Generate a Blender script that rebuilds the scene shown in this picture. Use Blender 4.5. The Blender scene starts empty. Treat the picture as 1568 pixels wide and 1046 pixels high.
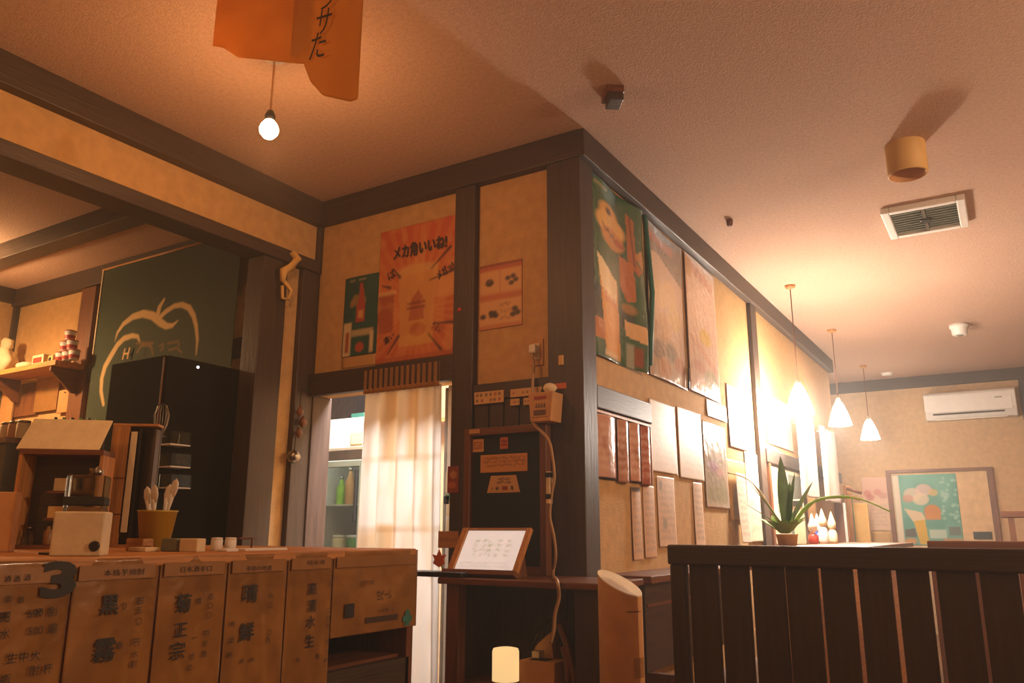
import bpy, bmesh, math, random
import numpy as np
from mathutils import Vector, Matrix
random.seed(7); RNG = np.random.default_rng(7)
SC = bpy.context.scene; COL = SC.collection
PI = math.pi

# ------------------------------------------------------------------ camera, world, lamps, exposure
CAM_H, FPX = 1.1, 1221.0
YAW, PITCH, ROLL = map(math.radians, (31.6826, 13.4126, 0.1641))
fwd = np.array([-math.sin(YAW)*math.cos(PITCH), math.cos(YAW)*math.cos(PITCH), math.sin(PITCH)])
rgt = np.array([math.cos(YAW), math.sin(YAW), 0.0]); upv = np.cross(rgt, fwd)
CR = math.cos(ROLL)*rgt + math.sin(ROLL)*upv; CU = -math.sin(ROLL)*rgt + math.cos(ROLL)*upv
cd = bpy.data.cameras.new('camera'); cam = bpy.data.objects.new('camera', cd); COL.objects.link(cam)
cd.sensor_width = 36; cd.lens = 36*FPX/1568; cd.clip_start = 0.02
cam.matrix_world = Matrix(((CR[0], CU[0], -fwd[0], 0), (CR[1], CU[1], -fwd[1], 0), (CR[2], CU[2], -fwd[2], CAM_H), (0, 0, 0, 1)))
SC.camera = cam
SC.view_settings.view_transform = 'Standard'; SC.view_settings.look = 'None'
SC.view_settings.gamma = 1; SC.view_settings.use_curve_mapping = False
SC.view_settings.exposure = -0.08
w = bpy.data.worlds.new('night'); SC.world = w; w.use_nodes = True
w.node_tree.nodes['Background'].inputs[0].default_value = (0.02, 0.015, 0.01, 1)
w.node_tree.nodes['Background'].inputs[1].default_value = 0.2
# thin haze added to the air: stands in for lens bloom, lifts the darks
vs_ = w.node_tree.nodes.new('ShaderNodeVolumeScatter'); vs_.inputs['Color'].default_value = (1, .95, .9, 1)
vs_.inputs['Density'].default_value = .018; vs_.inputs['Anisotropy'].default_value = .35
w.node_tree.links.new(vs_.outputs[0], w.node_tree.nodes['World Output'].inputs['Volume'])
WARM = (1.0, 0.43, 0.14); PEND = (1.0, 0.88, 0.76)
E_BULB, E_PEND, E_STORE, E_KITCH, E_DINE, E_BACK = 14, 110, 260, 120, 12, 200   # watts of the room's lamps

def lamp_light(name, loc, watts, col, radius, parent=None):
    l = bpy.data.lights.new(name, 'POINT'); l.energy = watts; l.color = col; l.shadow_soft_size = radius
    o = bpy.data.objects.new(name, l); COL.objects.link(o); o.location = loc
    if parent:
        o.parent = parent; o.location = Vector(loc) - ORG[parent.name]
    return o

# ------------------------------------------------------------------ room dimensions (metres)
YB, XC, XA, YF, CE = 3.048, -1.5236, -3.157, 10.45, 2.9
XK, YC = -6.362, 8.94          # kitchen left wall, end of the centre block
# survey: a sight line met with a real plane of the room gives the point on that plane
def ray(x, y): return (x-784)/FPX*CR - (y-523)/FPX*CU + fwd
O3 = np.array([0, 0, CAM_H])
def onX(x, y, X): d = ray(x, y); return O3 + d*X/d[0]
def onY(x, y, Y): d = ray(x, y); return O3 + d*Y/d[1]
def onZ(x, y, Z): d = ray(x, y); return O3 + d*(Z-CAM_H)/d[2]

class Plane:
    def __init__(s, o, U, V, N): s.o, s.U, s.V, s.N = (np.array(a, float) for a in (o, U, V, N))
    def P(s, u, v, d=0): return s.o + s.U*u + s.V*v + s.N*d
    def uv(s, x, y):
        r = ray(x, y); t = ((s.o-O3)@s.N)/(r@s.N); p = O3 + r*t - s.o
        return p@s.U, p@s.V
    def rect(s, *pts):       # upright rectangle spanned by surveyed corners TL TR BR BL
        q = [s.uv(*p) for p in pts]
        return ((q[0][0]+q[3][0])/2, (q[1][0]+q[2][0])/2, (q[2][1]+q[3][1])/2, (q[0][1]+q[1][1])/2)
PB = Plane((0, YB, 0), (1, 0, 0), (0, 0, 1), (0, -1, 0))
PC = Plane((XC, 0, 0), (0, 1, 0), (0, 0, 1), (1, 0, 0))
PF = Plane((0, YF, 0), (1, 0, 0), (0, 0, 1), (0, -1, 0))
PA = Plane((XA, 0, 0), (0, 1, 0), (0, 0, 1), (1, 0, 0))

# ------------------------------------------------------------------ materials
def s2l(c): return tuple(((x/12.92) if x <= 0.04045 else ((x+0.055)/1.055)**2.4) for x in c)
def H(h): h = h.lstrip('#'); return s2l(tuple(int(h[i:i+2], 16)/255 for i in (0, 2, 4)))
def newmat(name):
    m = bpy.data.materials.new(name); m.use_nodes = True
    return m, m.node_tree, m.node_tree.nodes['Principled BSDF']
def link(nt, a, b): nt.links.new(a, b)
def mat(name, col, rough=0.6, metal=0.0, var=0.12, scale=12, bump=0.0, bscale=60, spec=0.5, coat=0, stretch=None):
    m, nt, b = newmat(name); c = H(col) if isinstance(col, str) else col
    b.inputs['Roughness'].default_value = rough; b.inputs['Metallic'].default_value = metal
    b.inputs['Specular IOR Level'].default_value = spec; b.inputs['Coat Weight'].default_value = coat
    tc = nt.nodes.new('ShaderNodeTexCoord'); n = nt.nodes.new('ShaderNodeTexNoise')
    src = tc.outputs['Object']
    if stretch:
        mp = nt.nodes.new('ShaderNodeMapping'); mp.inputs['Scale'].default_value = stretch
        link(nt, src, mp.inputs[0]); src = mp.outputs[0]
    n.inputs['Scale'].default_value = scale; n.inputs['Detail'].default_value = 5
    link(nt, src, n.inputs['Vector'])
    r = nt.nodes.new('ShaderNodeValToRGB'); link(nt, n.outputs['Fac'], r.inputs[0])
    r.color_ramp.elements[0].position = .3; r.color_ramp.elements[1].position = .7
    r.color_ramp.elements[0].color = tuple(x*(1-var) for x in c)+(1,); r.color_ramp.elements[1].color = tuple(min(1, x*(1+var)) for x in c)+(1,)
    link(nt, r.outputs[0], b.inputs['Base Color'])
    if bump:
        n2 = nt.nodes.new('ShaderNodeTexNoise'); n2.inputs['Scale'].default_value = bscale; n2.inputs['Detail'].default_value = 3
        link(nt, src, n2.inputs['Vector'])
        bp = nt.nodes.new('ShaderNodeBump'); bp.inputs['Strength'].default_value = bump; bp.inputs['Distance'].default_value = .01
        link(nt, n2.outputs['Fac'], bp.inputs['Height']); link(nt, bp.outputs[0], b.inputs['Normal'])
    return m
def wood(name, col, axis='Z', rough=.5, var=.35):
    st = {'X': (1, 14, 14), 'Y': (14, 1, 14), 'Z': (14, 14, 1)}[axis]
    return mat(name, col, rough, var=var, scale=4, bump=.15, bscale=9, stretch=st)
def glow(name, col, strength):
    m, nt, b = newmat(name); c = H(col) if isinstance(col, str) else col
    b.inputs['Base Color'].default_value = c+(1,); b.inputs['Emission Color'].default_value = c+(1,)
    b.inputs['Emission Strength'].default_value = strength; return m
def glass(name, col='#ffffff', rough=.05, ior=1.45):
    m, nt, b = newmat(name); b.inputs['Base Color'].default_value = H(col)+(1,)
    b.inputs['Transmission Weight'].default_value = 1; b.inputs['Roughness'].default_value = rough; b.inputs['IOR'].default_value = ior
    return m
def print_mat(name, rough=.5, bump=0.0, transl=0.0, coat=0.0):        # colour comes from the printed colour layer of the sheet
    m, nt, b = newmat(name); a = nt.nodes.new('ShaderNodeVertexColor'); a.layer_name = 'print'
    link(nt, a.outputs['Color'], b.inputs['Base Color']); b.inputs['Roughness'].default_value = rough; b.inputs['Coat Weight'].default_value = coat
    if bump:
        tc = nt.nodes.new('ShaderNodeTexCoord'); n = nt.nodes.new('ShaderNodeTexNoise'); n.inputs['Scale'].default_value = 14; n.inputs['Detail'].default_value = 2
        link(nt, tc.outputs['Object'], n.inputs['Vector'])
        bp = nt.nodes.new('ShaderNodeBump'); bp.inputs['Strength'].default_value = bump; bp.inputs['Distance'].default_value = .02
        link(nt, n.outputs['Fac'], bp.inputs['Height']); link(nt, bp.outputs[0], b.inputs['Normal'])
    if transl:
        t = nt.nodes.new('ShaderNodeBsdfTranslucent'); link(nt, a.outputs['Color'], t.inputs[0])
        mx = nt.nodes.new('ShaderNodeMixShader'); mx.inputs[0].default_value = transl
        link(nt, b.outputs[0], mx.inputs[1]); link(nt, t.outputs[0], mx.inputs[2])
        link(nt, mx.outputs[0], nt.nodes['Material Output'].inputs[0])
    return m
M = {}
M['plaster'] = mat('ochre_plaster', '#c09a66', .92, var=.10, scale=18, bump=.35, bscale=140, spec=.2)
M['ceil'] = mat('ceiling_plaster', '#bfa08a', .93, var=.10, scale=55, bump=.5, bscale=110, spec=.2)
M['tanwall'] = mat('far_plaster', '#c2a27c', .92, var=.09, scale=20, bump=.3, bscale=120, spec=.2)
M['floor'] = wood('floor_boards', '#80593a', 'Y', .4)
for a in 'XYZ': M['dark'+a] = wood('dark_timber_'+a, '#3f2f24', a, .5, .25)
for a in 'XYZ': M['brown'+a] = wood('brown_timber_'+a, '#6b3d20', a, .45, .3)
for a in 'XYZ': M['pale'+a] = wood('pale_wood_'+a, '#b97f42', a, .5, .25)
M['jamb'] = wood('worn_jamb', '#513c30', 'Z', .6, .3)
M['kraft'] = mat('kraft_paper', '#8f6434', .38, var=.18, scale=9, bump=.25, bscale=14)
M['kraft2'] = mat('tan_card', '#c08d55', .7, var=.1, scale=14, bump=.1)
M['ink'] = mat('black_ink', '#1d1a17', .6, var=.2)
M['inkbrown'] = mat('brown_ink', '#3a2416', .6, var=.2)
M['redink'] = mat('red_ink', '#a23020', .6)
M['cream'] = mat('cream_paper', '#d9c7a0', .7, var=.08, scale=20, bump=.1)
M['white'] = mat('white_paint', '#dcd8d0', .45, var=.04)
M['whiteplastic'] = mat('white_plastic', '#d8d0c2', .35, var=.05)
M['grey'] = mat('grey_panel', '#6f7464', .6, var=.1)
M['black'] = mat('black_lacquer', '#161513', .35, var=.2)
M['satin'] = mat('satin_black', '#1a1713', .9, var=.15, spec=.1)
M['slate'] = mat('blackboard', '#1b1c1b', .75, var=.25, scale=6, spec=.3)
M['steel'] = mat('steel', '#9a958c', .3, metal=1, var=.1)
M['glass'] = glass('clear_glass')
M['acrylic'] = glass('acrylic', '#cfd8cf', .12, 1.3)
M['green'] = mat('leaf', '#4f7a35', .5, var=.35, scale=10)
M['lime'] = mat('lime_leaf', '#94c23c', .7, var=.3, scale=10, spec=.2)
M['yellow'] = mat('yellow_pot', '#b99a2c', .45, var=.1)
M['red'] = mat('red_plastic', '#b3372a', .4)
M['orange'] = mat('orange_plastic', '#c8622a', .45)
M['teal'] = mat('teal_card', '#2f6f60', .6)
M['lampcream'] = mat('lamp_cream', '#d3ab63', .55, var=.06)
M['print'] = print_mat('printed_paper', .55)
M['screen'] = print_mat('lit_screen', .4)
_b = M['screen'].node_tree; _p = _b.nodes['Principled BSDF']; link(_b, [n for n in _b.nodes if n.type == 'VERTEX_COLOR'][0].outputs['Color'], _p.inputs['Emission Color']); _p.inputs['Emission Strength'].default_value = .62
M['gloss'] = print_mat('glossy_print', .23, .35, 0, .3)
M['cloth'] = print_mat('printed_cloth', .85, .15)
M['sheer'] = print_mat('sheer_cloth', .85, .1, .6)
M['transpaper'] = print_mat('thin_kraft', .75, .3, .55)

# ------------------------------------------------------------------ builders
ORG = {}
class MB:
    def __init__(s): s.v = []; s.f = []; s.sm = []; s.mi = []; s.m = 0
    def add(s, vs, fs, smooth=False):
        b = len(s.v); s.v += [tuple(map(float, p)) for p in vs]; s.f += [tuple(b+i for i in f) for f in fs]
        s.sm += [smooth]*len(fs); s.mi += [s.m]*len(fs); return s
    def box(s, x0, x1, y0, y1, z0, z1): return s.obox(((x0+x1)/2, (y0+y1)/2, (z0+z1)/2), (1, 0, 0), (0, 1, 0), (0, 0, 1), abs(x1-x0), abs(y1-y0), abs(z1-z0))
    def obox(s, c, U, V, W, a, b, d):
        c, U, V, W = (np.array(k, float) for k in (c, U, V, W))
        vs = [c+U*a/2*i+V*b/2*j+W*d/2*k for i in (-1, 1) for j in (-1, 1) for k in (-1, 1)]
        fs = [(0, 1, 3, 2), (4, 6, 7, 5), (0, 4, 5, 1), (2, 3, 7, 6), (0, 2, 6, 4), (1, 5, 7, 3)]
        if np.dot(np.cross(U, V), W) < 0: fs = [f[::-1] for f in fs]
        return s.add(vs, fs)
    def lathe(s, c, prof, n=24, U=(1, 0, 0), V=(0, 1, 0), W=(0, 0, 1), smooth=True, cap=True):
        c, U, V, W = (np.array(k, float) for k in (c, U, V, W)); vs = []; fs = []
        for r, h in prof:
            for i in range(n): a = 2*PI*i/n; vs.append(c+U*r*math.cos(a)+V*r*math.sin(a)+W*h)
        for k in range(len(prof)-1):
            for i in range(n): j = (i+1) % n; fs.append((k*n+i, k*n+j, (k+1)*n+j, (k+1)*n+i))
        s.add(vs, fs, smooth)
        if cap:
            b = len(s.v)-len(vs); t = b+(len(prof)-1)*n
            for f in ([tuple(b+i for i in range(n))[::-1]] if prof[0][0] > 1e-4 else []) + ([tuple(t+i for i in range(n))] if prof[-1][0] > 1e-4 else []):
                s.f.append(f); s.sm.append(False); s.mi.append(s.m)
        return s
    def cyl(s, c, r, h, n=20): return s.lathe(c, [(r, 0), (r, h)], n)
    def tube(s, pts, r, n=8):
        pts = [np.array(p, float) for p in pts]; rs = r if hasattr(r, '__len__') else [r]*len(pts); vs = []; fs = []
        ref = np.array([0.31, 0.52, 0.79])
        for k, p in enumerate(pts):
            t = pts[min(k+1, len(pts)-1)]-pts[max(k-1, 0)]; t = t/(np.linalg.norm(t)+1e-9)
            a = np.cross(t, ref); a /= np.linalg.norm(a)+1e-9; b = np.cross(t, a)
            for i in range(n): q = 2*PI*i/n; vs.append(p+rs[k]*(a*math.cos(q)+b*math.sin(q)))
        for k in range(len(pts)-1):
            for i in range(n): j = (i+1) % n; fs.append((k*n+i, k*n+j, (k+1)*n+j, (k+1)*n+i))
        fs += [tuple(range(n))[::-1], tuple((len(pts)-1)*n+i for i in range(n))]
        return s.add(vs, fs, True)
    def prism(s, poly, o, U, V, W, d):     # polygon in U,V extruded along W
        o, U, V, W = (np.array(k, float) for k in (o, U, V, W)); n = len(poly)
        vs = [o+U*a+V*b for a, b in poly]+[o+U*a+V*b+W*d for a, b in poly]
        fs = [tuple(range(n))[::-1], tuple(range(n, 2*n))]+[(i, (i+1) % n, n+(i+1) % n, n+i) for i in range(n)]
        return s.add(vs, fs)
    def build(s, name, m, parent=None, origin=None, bev=0):
        V = np.array(s.v)
        if parent is not None: o = ORG[parent.name]
        elif origin is not None: o = Vector(origin)
        else: lo, hi = V.min(0), V.max(0); o = Vector(((lo[0]+hi[0])/2, (lo[1]+hi[1])/2, lo[2]))
        me = bpy.data.meshes.new(name); me.from_pydata([tuple(p) for p in V-np.array(o)], [], s.f)
        me.polygons.foreach_set('use_smooth', s.sm); me.polygons.foreach_set('material_index', s.mi)
        for k in (m if isinstance(m, (list, tuple)) else [m]): me.materials.append(M[k] if isinstance(k, str) else k)
        bm = bmesh.new(); bm.from_mesh(me); bmesh.ops.recalc_face_normals(bm, faces=bm.faces); bm.to_mesh(me); bm.free()
        ob = bpy.data.objects.new(name, me); COL.objects.link(ob)
        if parent is not None: ob.parent = parent
        else: ob.location = o
        ORG[ob.name] = Vector(o)
        if bev:
            k = ob.modifiers.new('bevel', 'BEVEL'); k.width = bev; k.segments = 2; k.limit_method = 'ANGLE'
        return ob
def tag(o, label, cat, group=None):
    o['label'] = label; o['category'] = cat
    if group: o['group'] = group
    return o
def struct(o): o['kind'] = 'structure'; return o
def thing(name, label, cat, loc, group=None):
    o = bpy.data.objects.new(name, None); COL.objects.link(o); o.location = loc; ORG[o.name] = Vector(loc); o.empty_display_size = .05
    return tag(o, label, cat, group)
def bx(*a): return MB().box(*a)
def sbox(name, m, *a, parent=None, bev=0): 
    o = MB().box(*a).build(name, m, parent, bev=bev); return o if parent is not None else struct(o)
def dup(root, loc, label=None):
    r = root.copy(); COL.objects.link(r); r.location = loc; ORG[r.name] = Vector(loc)
    if label: r['label'] = label
    for ch in root.children:
        c = ch.copy(); COL.objects.link(c); c.parent = r
        for g in ch.children: d = g.copy(); COL.objects.link(d); d.parent = c
    return r

# --- printed sheets: a fine grid with one printed colour per point (flat print on real paper)
class Ink:
    def __init__(s, S, T, asp): s.x = S*asp; s.y = T; s.asp = asp; s.c = np.zeros(S.shape+(3,)); s.e = .006
    def fill(s, h): s.c[:] = H(h); return s
    def put(s, d, h, a=1.0):       # d: signed distance (<0 inside)
        m = np.clip(.5-d/s.e/2, 0, 1)[..., None]*a; s.c = s.c*(1-m)+np.array(H(h))*m; return s
    def rect(s, x0, x1, y0, y1, h, a=1.0):
        return s.put(np.maximum(np.maximum(x0-s.x, s.x-x1), np.maximum(y0-s.y, s.y-y1)), h, a)
    def ell(s, cx, cy, rx, ry, h, a=1.0, rot=0):
        X, Y = s.x-cx, s.y-cy; c, q = math.cos(rot), math.sin(rot); X, Y = X*c+Y*q, -X*q+Y*c
        return s.put((np.sqrt((X/rx)**2+(Y/ry)**2)-1)*min(rx, ry), h, a)
    def poly(s, pts, h, a=1.0):
        inside = np.zeros(s.x.shape, bool); n = len(pts)
        for i in range(n):
            (x0, y0), (x1, y1) = pts[i], pts[(i+1) % n]
            if y0 == y1: continue
            cr = ((y0 > s.y) != (y1 > s.y)) & (s.x < (x1-x0)*(s.y-y0)/(y1-y0)+x0); inside ^= cr
        return s.put(np.where(inside, -1., 1.), h, a)
    def stroke(s, pts, h, r=.01, a=1.0):
        d = np.full(s.x.shape, 9.)
        for p, q in zip(pts[:-1], pts[1:]):
            (x0, y0), (x1, y1) = p[:2], q[:2]; r0 = p[2] if len(p) > 2 else r; r1 = q[2] if len(q) > 2 else r
            L = (x1-x0)**2+(y1-y0)**2+1e-12; t = np.clip(((s.x-x0)*(x1-x0)+(s.y-y0)*(y1-y0))/L, 0, 1)
            d = np.minimum(d, np.hypot(s.x-x0-t*(x1-x0), s.y-y0-t*(y1-y0))-(r0+(r1-r0)*t))
        return s.put(d, h, a)
    def mottle(s, h, a, n=6, k=4):
        g = RNG.random((n+2, n+2)); X = np.clip(s.x/s.asp, 0, 1)*n; Y = np.clip(s.y, 0, 1)*n
        i, j = X.astype(int), Y.astype(int); fx, fy = X-i, Y-j
        v = g[j, i]*(1-fx)*(1-fy)+g[j, i+1]*fx*(1-fy)+g[j+1, i]*(1-fx)*fy+g[j+1, i+1]*fx*fy
        m = np.clip((v-.5)*k, 0, 1)[..., None]*a; s.c = s.c*(1-m)+np.array(H(h))*m; return s
    def scribble(s, x0, x1, y0, y1, h, rows=3, r=.004, a=.8):     # lines of writing too small to read
        for k in range(rows):
            y = y1-(k+.5)*(y1-y0)/rows; x = x0; hh = (y1-y0)/rows*.3
            while x < x1:
                L = random.uniform(.015, .04)*max(.5, s.asp)
                if random.random() < .8: s.stroke([(x, y+random.uniform(-hh, hh)), (x+L*.6, y+random.uniform(-hh, hh))], h, r, a)
                x += L
        return s
def sheet(name, pl, rc, paint, m='print', nu=50, nv=60, curl=None, off=.004, parent=None, thick=.0012, edge=None):
    u0, u1, v0, v1 = rc; asp = (u1-u0)/(v1-v0)
    s = np.linspace(0, 1, nu); t = np.linspace(0, 1, nv); S, T = np.meshgrid(s, t)
    ink = Ink(S, T, asp); ink.e = .9*max(asp/nu, 1/nv); paint(ink)
    Dp = np.zeros(S.shape) if curl is None else curl(S, T)
    es = (lambda a, b: (a, b)) if edge is None else edge
    Se, Te = es(S, T)
    P = pl.o+(u0+Se*(u1-u0))[..., None]*pl.U+(v0+Te*(v1-v0))[..., None]*pl.V+(off+Dp)[..., None]*pl.N
    Pb = P-thick*pl.N
    mb = MB(); n = nu*nv
    idx = np.arange(n).reshape(nv, nu)
    q = np.stack([idx[:-1, :-1], idx[:-1, 1:], idx[1:, 1:], idx[1:, :-1]], -1).reshape(-1, 4)
    rim = list(idx[0, :])+list(idx[1:, -1])+list(idx[-1, -2::-1])+list(idx[-2:0:-1, 0])
    V = np.concatenate([P.reshape(-1, 3), Pb.reshape(-1, 3)])
    F = [tuple(map(int, f)) for f in q]+[tuple(int(i)+n for i in f[::-1]) for f in q]
    F += [(int(rim[(i+1) % len(rim)]), int(rim[i]), int(rim[i])+n, int(rim[(i+1) % len(rim)])+n) for i in range(len(rim))]
    mb.add(V, F, True); ob = mb.build(name, m, parent)
    col = ob.data.color_attributes.new('print', 'FLOAT_COLOR', 'POINT')
    cc = np.ones((2*n, 4), np.float32); cc[:n, :3] = ink.c.reshape(-1, 3); cc[n:, :3] = ink.c.reshape(-1, 3)
    col.data.foreach_set('color', cc.ravel())
    return ob
_txt = {}
def text(name, body, pl, u, v, h, m, parent, d=.007, rot=0, w=None, thick=.0008, shear=0, bold=0):
    """lettering centred on (u, v) of a wall plane, h metres tall"""
    kan = any(ord(ch) > 0x2fff for ch in body); fat = bold if kan else 0; bold = 0 if kan else bold
    key = (body, bold)
    if key not in _txt:
        c = bpy.data.curves.new('lettering', 'FONT'); c.body = body; c.offset = bold; c.resolution_u = 3
        o = bpy.data.objects.new('lettering', c); COL.objects.link(o); bpy.context.view_layer.update()
        me = bpy.data.meshes.new_from_object(o.evaluated_get(bpy.context.evaluated_depsgraph_get()))
        V = np.array([x.co[:2] for x in me.vertices]); F = [tuple(p.vertices) for p in me.polygons]
        bpy.data.objects.remove(o); bpy.data.curves.remove(c); bpy.data.meshes.remove(me)
        V = V-(V.min(0)+V.max(0))/2; _txt[key] = (V, F)
    V, F = _txt[key]; ex = V.max(0)-V.min(0); k = h/(max(ex) if len(body) == 1 else ex[1]); kx = k if w is None else w/ex[0]
    X = V[:, 0]*kx+V[:, 1]*k*shear; Y = V[:, 1]*k; c, s = math.cos(rot), math.sin(rot)
    X, Y = X*c-Y*s, X*s+Y*c
    mb = MB(); fat *= k
    for i, (da, db) in enumerate([(0, 0)]+([(fat, 0), (-fat, 0), (0, fat), (0, -fat)] if fat else [])):
        mb.add([pl.P(u+a+da, v+b+db, d+.0001*i) for a, b in zip(X, Y)], F)
    return mb.build(name, m, parent)
def wave(amp, n, ph=0): return lambda S, T: amp*(1+np.sin(2*PI*n*S+ph))
def bulge(a, b=0): return lambda S, T: a*np.sin(PI*S)*(.4+.6*T)+b*(1-T)**2

# ------------------------------------------------------------------ STRUCTURE
sbox('floor', 'floor', -7, 3.4, -2.7, YF+.3, -.1, 0)
sbox('ceiling', 'ceil', -7, 3.4, -2.7, YF+.3, CE, CE+.1)
# back wall (plane YB) with the door opening
D0, D1, DZ = -3.13, -2.205, PB.uv(600, 592)[1]
mb = MB(); T = .12
mb.box(XK, D0, YB, YB+T, 0, CE); mb.box(D0, D1, YB, YB+T, DZ, CE); mb.box(D1, XC, YB, YB+T, 0, CE)
struct(mb.build('wall_back', 'plaster'))
sbox('wall_center', 'plaster', XC-.12, XC, YB, YC, 0, CE)
sbox('wall_passage', 'tanwall', -4.2, XC-.12, YC-.12, YC, 0, CE)
sbox('wall_far', 'tanwall', -7, 3.4, YF, YF+.12, 0, CE)
sbox('wall_right', 'tanwall', 3.2, 3.32, -2.6, YF, 0, CE)
sbox('wall_front', 'tanwall', -7, 3.2, -2.6, -2.48, 0, CE)
sbox('wall_left', 'plaster', XK-.12, XK, -2.48, YF, 0, CE)
sbox('wall_storeroom', 'tanwall', -4.5, XC-.12, 5.0, 5.1, 0, CE)
zl0, zl1, zt0 = 2.488, 2.556, 2.766
# hanging wall over the counter (plane XA)
mb = MB(); mb.box(XA-.1, XA, -2.48, YB, zl1-.02, CE); ya, yb_, yc_, yd = (onX(x, 430, XA)[1] for x in (398, 436, 459, 490))
mb.box(XA-.08, XA-.01, yb_, YB, 0, zl0); struct(mb.build('wall_side', 'plaster'))
tn = [0]
def trim(m, *a, bev=.004):
    tn[0] += 1; return sbox('trim_%d' % tn[0], m, *a, bev=bev)
trim('darkY', XA-.12, XA+.06, -2.48, YB-.055, zt0, CE)            # beam under the ceiling, side wall
trim('darkY', XA-.12, XA+.04, -2.48, YB-.03, zl0, zl1)            # lower rail, side wall
trim('darkZ', XA-.1, XA+.02, ya, yb_, 0, zl0)                     # posts by the inner corner
trim('darkZ', XA-.1, XA+.025, yc_, YB-.004, 0, zl0)
trim('darkX', XK, XC+.03, YB-.055, YB, zt0, CE)                   # beam under the ceiling, back wall
trim('darkZ', XA-.01, XA+.03, YB-.03, YB, zl0, zt0)
p0, p1 = PB.uv(703, 430)[0], PB.uv(733, 430)[0]; q0 = PB.uv(846, 420)[0]
zL, zR = PB.uv(590, 561)[1], PB.uv(788, 585)[1]
trim('darkZ', p0, p1, YB-.045, YB, 0, zt0)                        # post right of the door
trim('darkX', D0, p0, YB-.045, YB, DZ-.01, zL)                    # lintel
trim('darkZ', q0, XC+.03, YB-.05, YB+.085, 0, zt0)                # corner post
trim('jamb', D0-.02, D0+.006, YB-.01, YB+T+.01, 0, DZ)                 # door reveal
mb = MB(); n = 5
lp = struct(bx(p1, q0, YB-.012, YB, 0, zR).build('trim_11', 'darkZ')); tn[0] = 11      # boarding under the right plaster panel
for i in range(n):
    a = p1+(q0-p1)*i/n; b = p1+(q0-p1)*(i+1)/n; bx(a+.003, b-.003, YB-.024, YB-.012, 0, zR-.08).build('board', 'darkZ', lp, bev=.002)
bx(p1, q0, YB-.035, YB-.012, zR-.075, zR).build('rail', 'darkX', lp, bev=.003)
# centre wall (plane XC)
trim('darkY', XC, XC+.055, YB-.05, YC, zt0, CE)
vb0, vb1 = PC.uv(904, 624)[1], PC.uv(904, 589)[1]; ub = PC.uv(990, 630)[0]
trim('darkY', XC, XC+.03, YB+.085, ub, vb0, vb1)
up0, up1 = 5.80, 5.95
trim('darkZ', XC, XC+.03, up0, up1, 0, zt0)
trim('darkY', XC, XC+.04, up1, YC, 1.60, 1.70)
trim('darkX', -4.2, 3.2, YF-.06, YF, 2.77, CE)                    # far wall beam
trim('darkZ', .21, .33, YF-.05, YF, 0, 2.77)
# kitchen: ceiling beam, corner post, wall post, rails between banner and posts
trim('darkX', XK, XA-.12, 2.40, 2.52, 2.79, CE)
trim('darkY', XK, XK+.04, -2.48, YB-.055, zt0+.02, CE)
trim('darkZ', XK, XK+.035, YB-.04, YB, 0, zt0)
a, b = PB.uv(131, 470)[0], PB.uv(152, 470)[0]; trim('brownZ', a, b, YB-.04, YB, 0, zt0)
trim('darkX', b, XA, YB-.03, YB, PB.uv(385, 545)[1], PB.uv(385, 516)[1])
trim('darkX', b, XA, YB-.03, YB, PB.uv(385, 700)[1], PB.uv(385, 690)[1])

# ------------------------------------------------------------------ LAMPS
M['bulb'] = glow('bulb_glass', (1.0, .62, .32), 60)
M['shade'] = glow('frosted_shade', (1.0, .84, .70), 330); M['shade_dim'] = glow('frosted_shade_dim', (1.0, .82, .66), 60)
bl = onZ(412, 198, 2.57); bl = (bl[0], bl[1], 2.57)
t = thing('ceiling_bulb', 'bare glowing round bulb on a short stem under the warm ceiling', 'lamp', (bl[0], bl[1], 2.9))
MB().lathe((bl[0], bl[1], 2.86), [(.02, 0), (.045, .01), (.05, .0395)]).build('ceiling_rose', 'whiteplastic', t)
MB().tube([(bl[0], bl[1], 2.87), (bl[0], bl[1], 2.63)], .004).build('stem', 'kraft2', t)
sk = MB().lathe((bl[0], bl[1], 2.605), [(.018, 0), (.02, .02), (.012, .04)]).build('socket', 'black', t)
MB().lathe((bl[0], bl[1], 2.53), [(.0, 0), (.018, .006), (.032, .022), (.036, .04), (.03, .058), (.017, .075)], cap=False).build('bulb', 'bulb', sk)
lamp_light('bulb_light', (bl[0], bl[1], 2.49), E_BULB, WARM, .04, t)
def pendant(x, y, zb, label, watts, sm):
    t = thing('pendant_lamp', label, 'lamp', (x, y, CE), 'white pendant lamps in a row along the centre wall')
    MB().lathe((x, y, CE-.03), [(.012, 0), (.035, .012), (.04, .0295)]).build('ceiling_rose', 'pale'+'Z', t)
    MB().tube([(x, y, CE-.02), (x, y, zb+.24)], .004, 6).build('cord', 'brownZ', t)
    sk = MB().lathe((x, y, zb+.2), [(.022, 0), (.024, .03), (.01, .055)]).build('socket', 'whiteplastic', t)
    prof = [(.098, 0), (.094, .015), (.083, .06), (.068, .11), (.05, .16), (.03, .2), (.022, .21)]
    MB().lathe((x, y, zb), prof+[(.02, .205), (.046, .155), (.064, .108), (.079, .058), (.094, 0)], cap=False).build('shade', sm, t)
    MB().lathe((x, y, zb+.03), [(0, 0), (.025, .012), (.032, .035), (.02, .07), (.014, .1)], 16, cap=False).build('bulb', 'bulb', sk)
    lamp_light('pendant_light', (x, y, zb-.05), watts, PEND, .06, t)
    return t
pendant(-1.23, 5.957, 1.93, 'frosted white pendant lamp nearest the camera, brightest in front of the centre wall', E_PEND, 'shade')
pendant(-1.222, 7.535, 2.025, 'frosted white pendant lamp hanging at the far end of the centre wall', E_PEND*.3, 'shade_dim')
pendant(-1.235, 9.41, 2.085, 'small white pendant lamp farthest away, in front of the far wall', E_PEND*.1, 'shade_dim')
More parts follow.
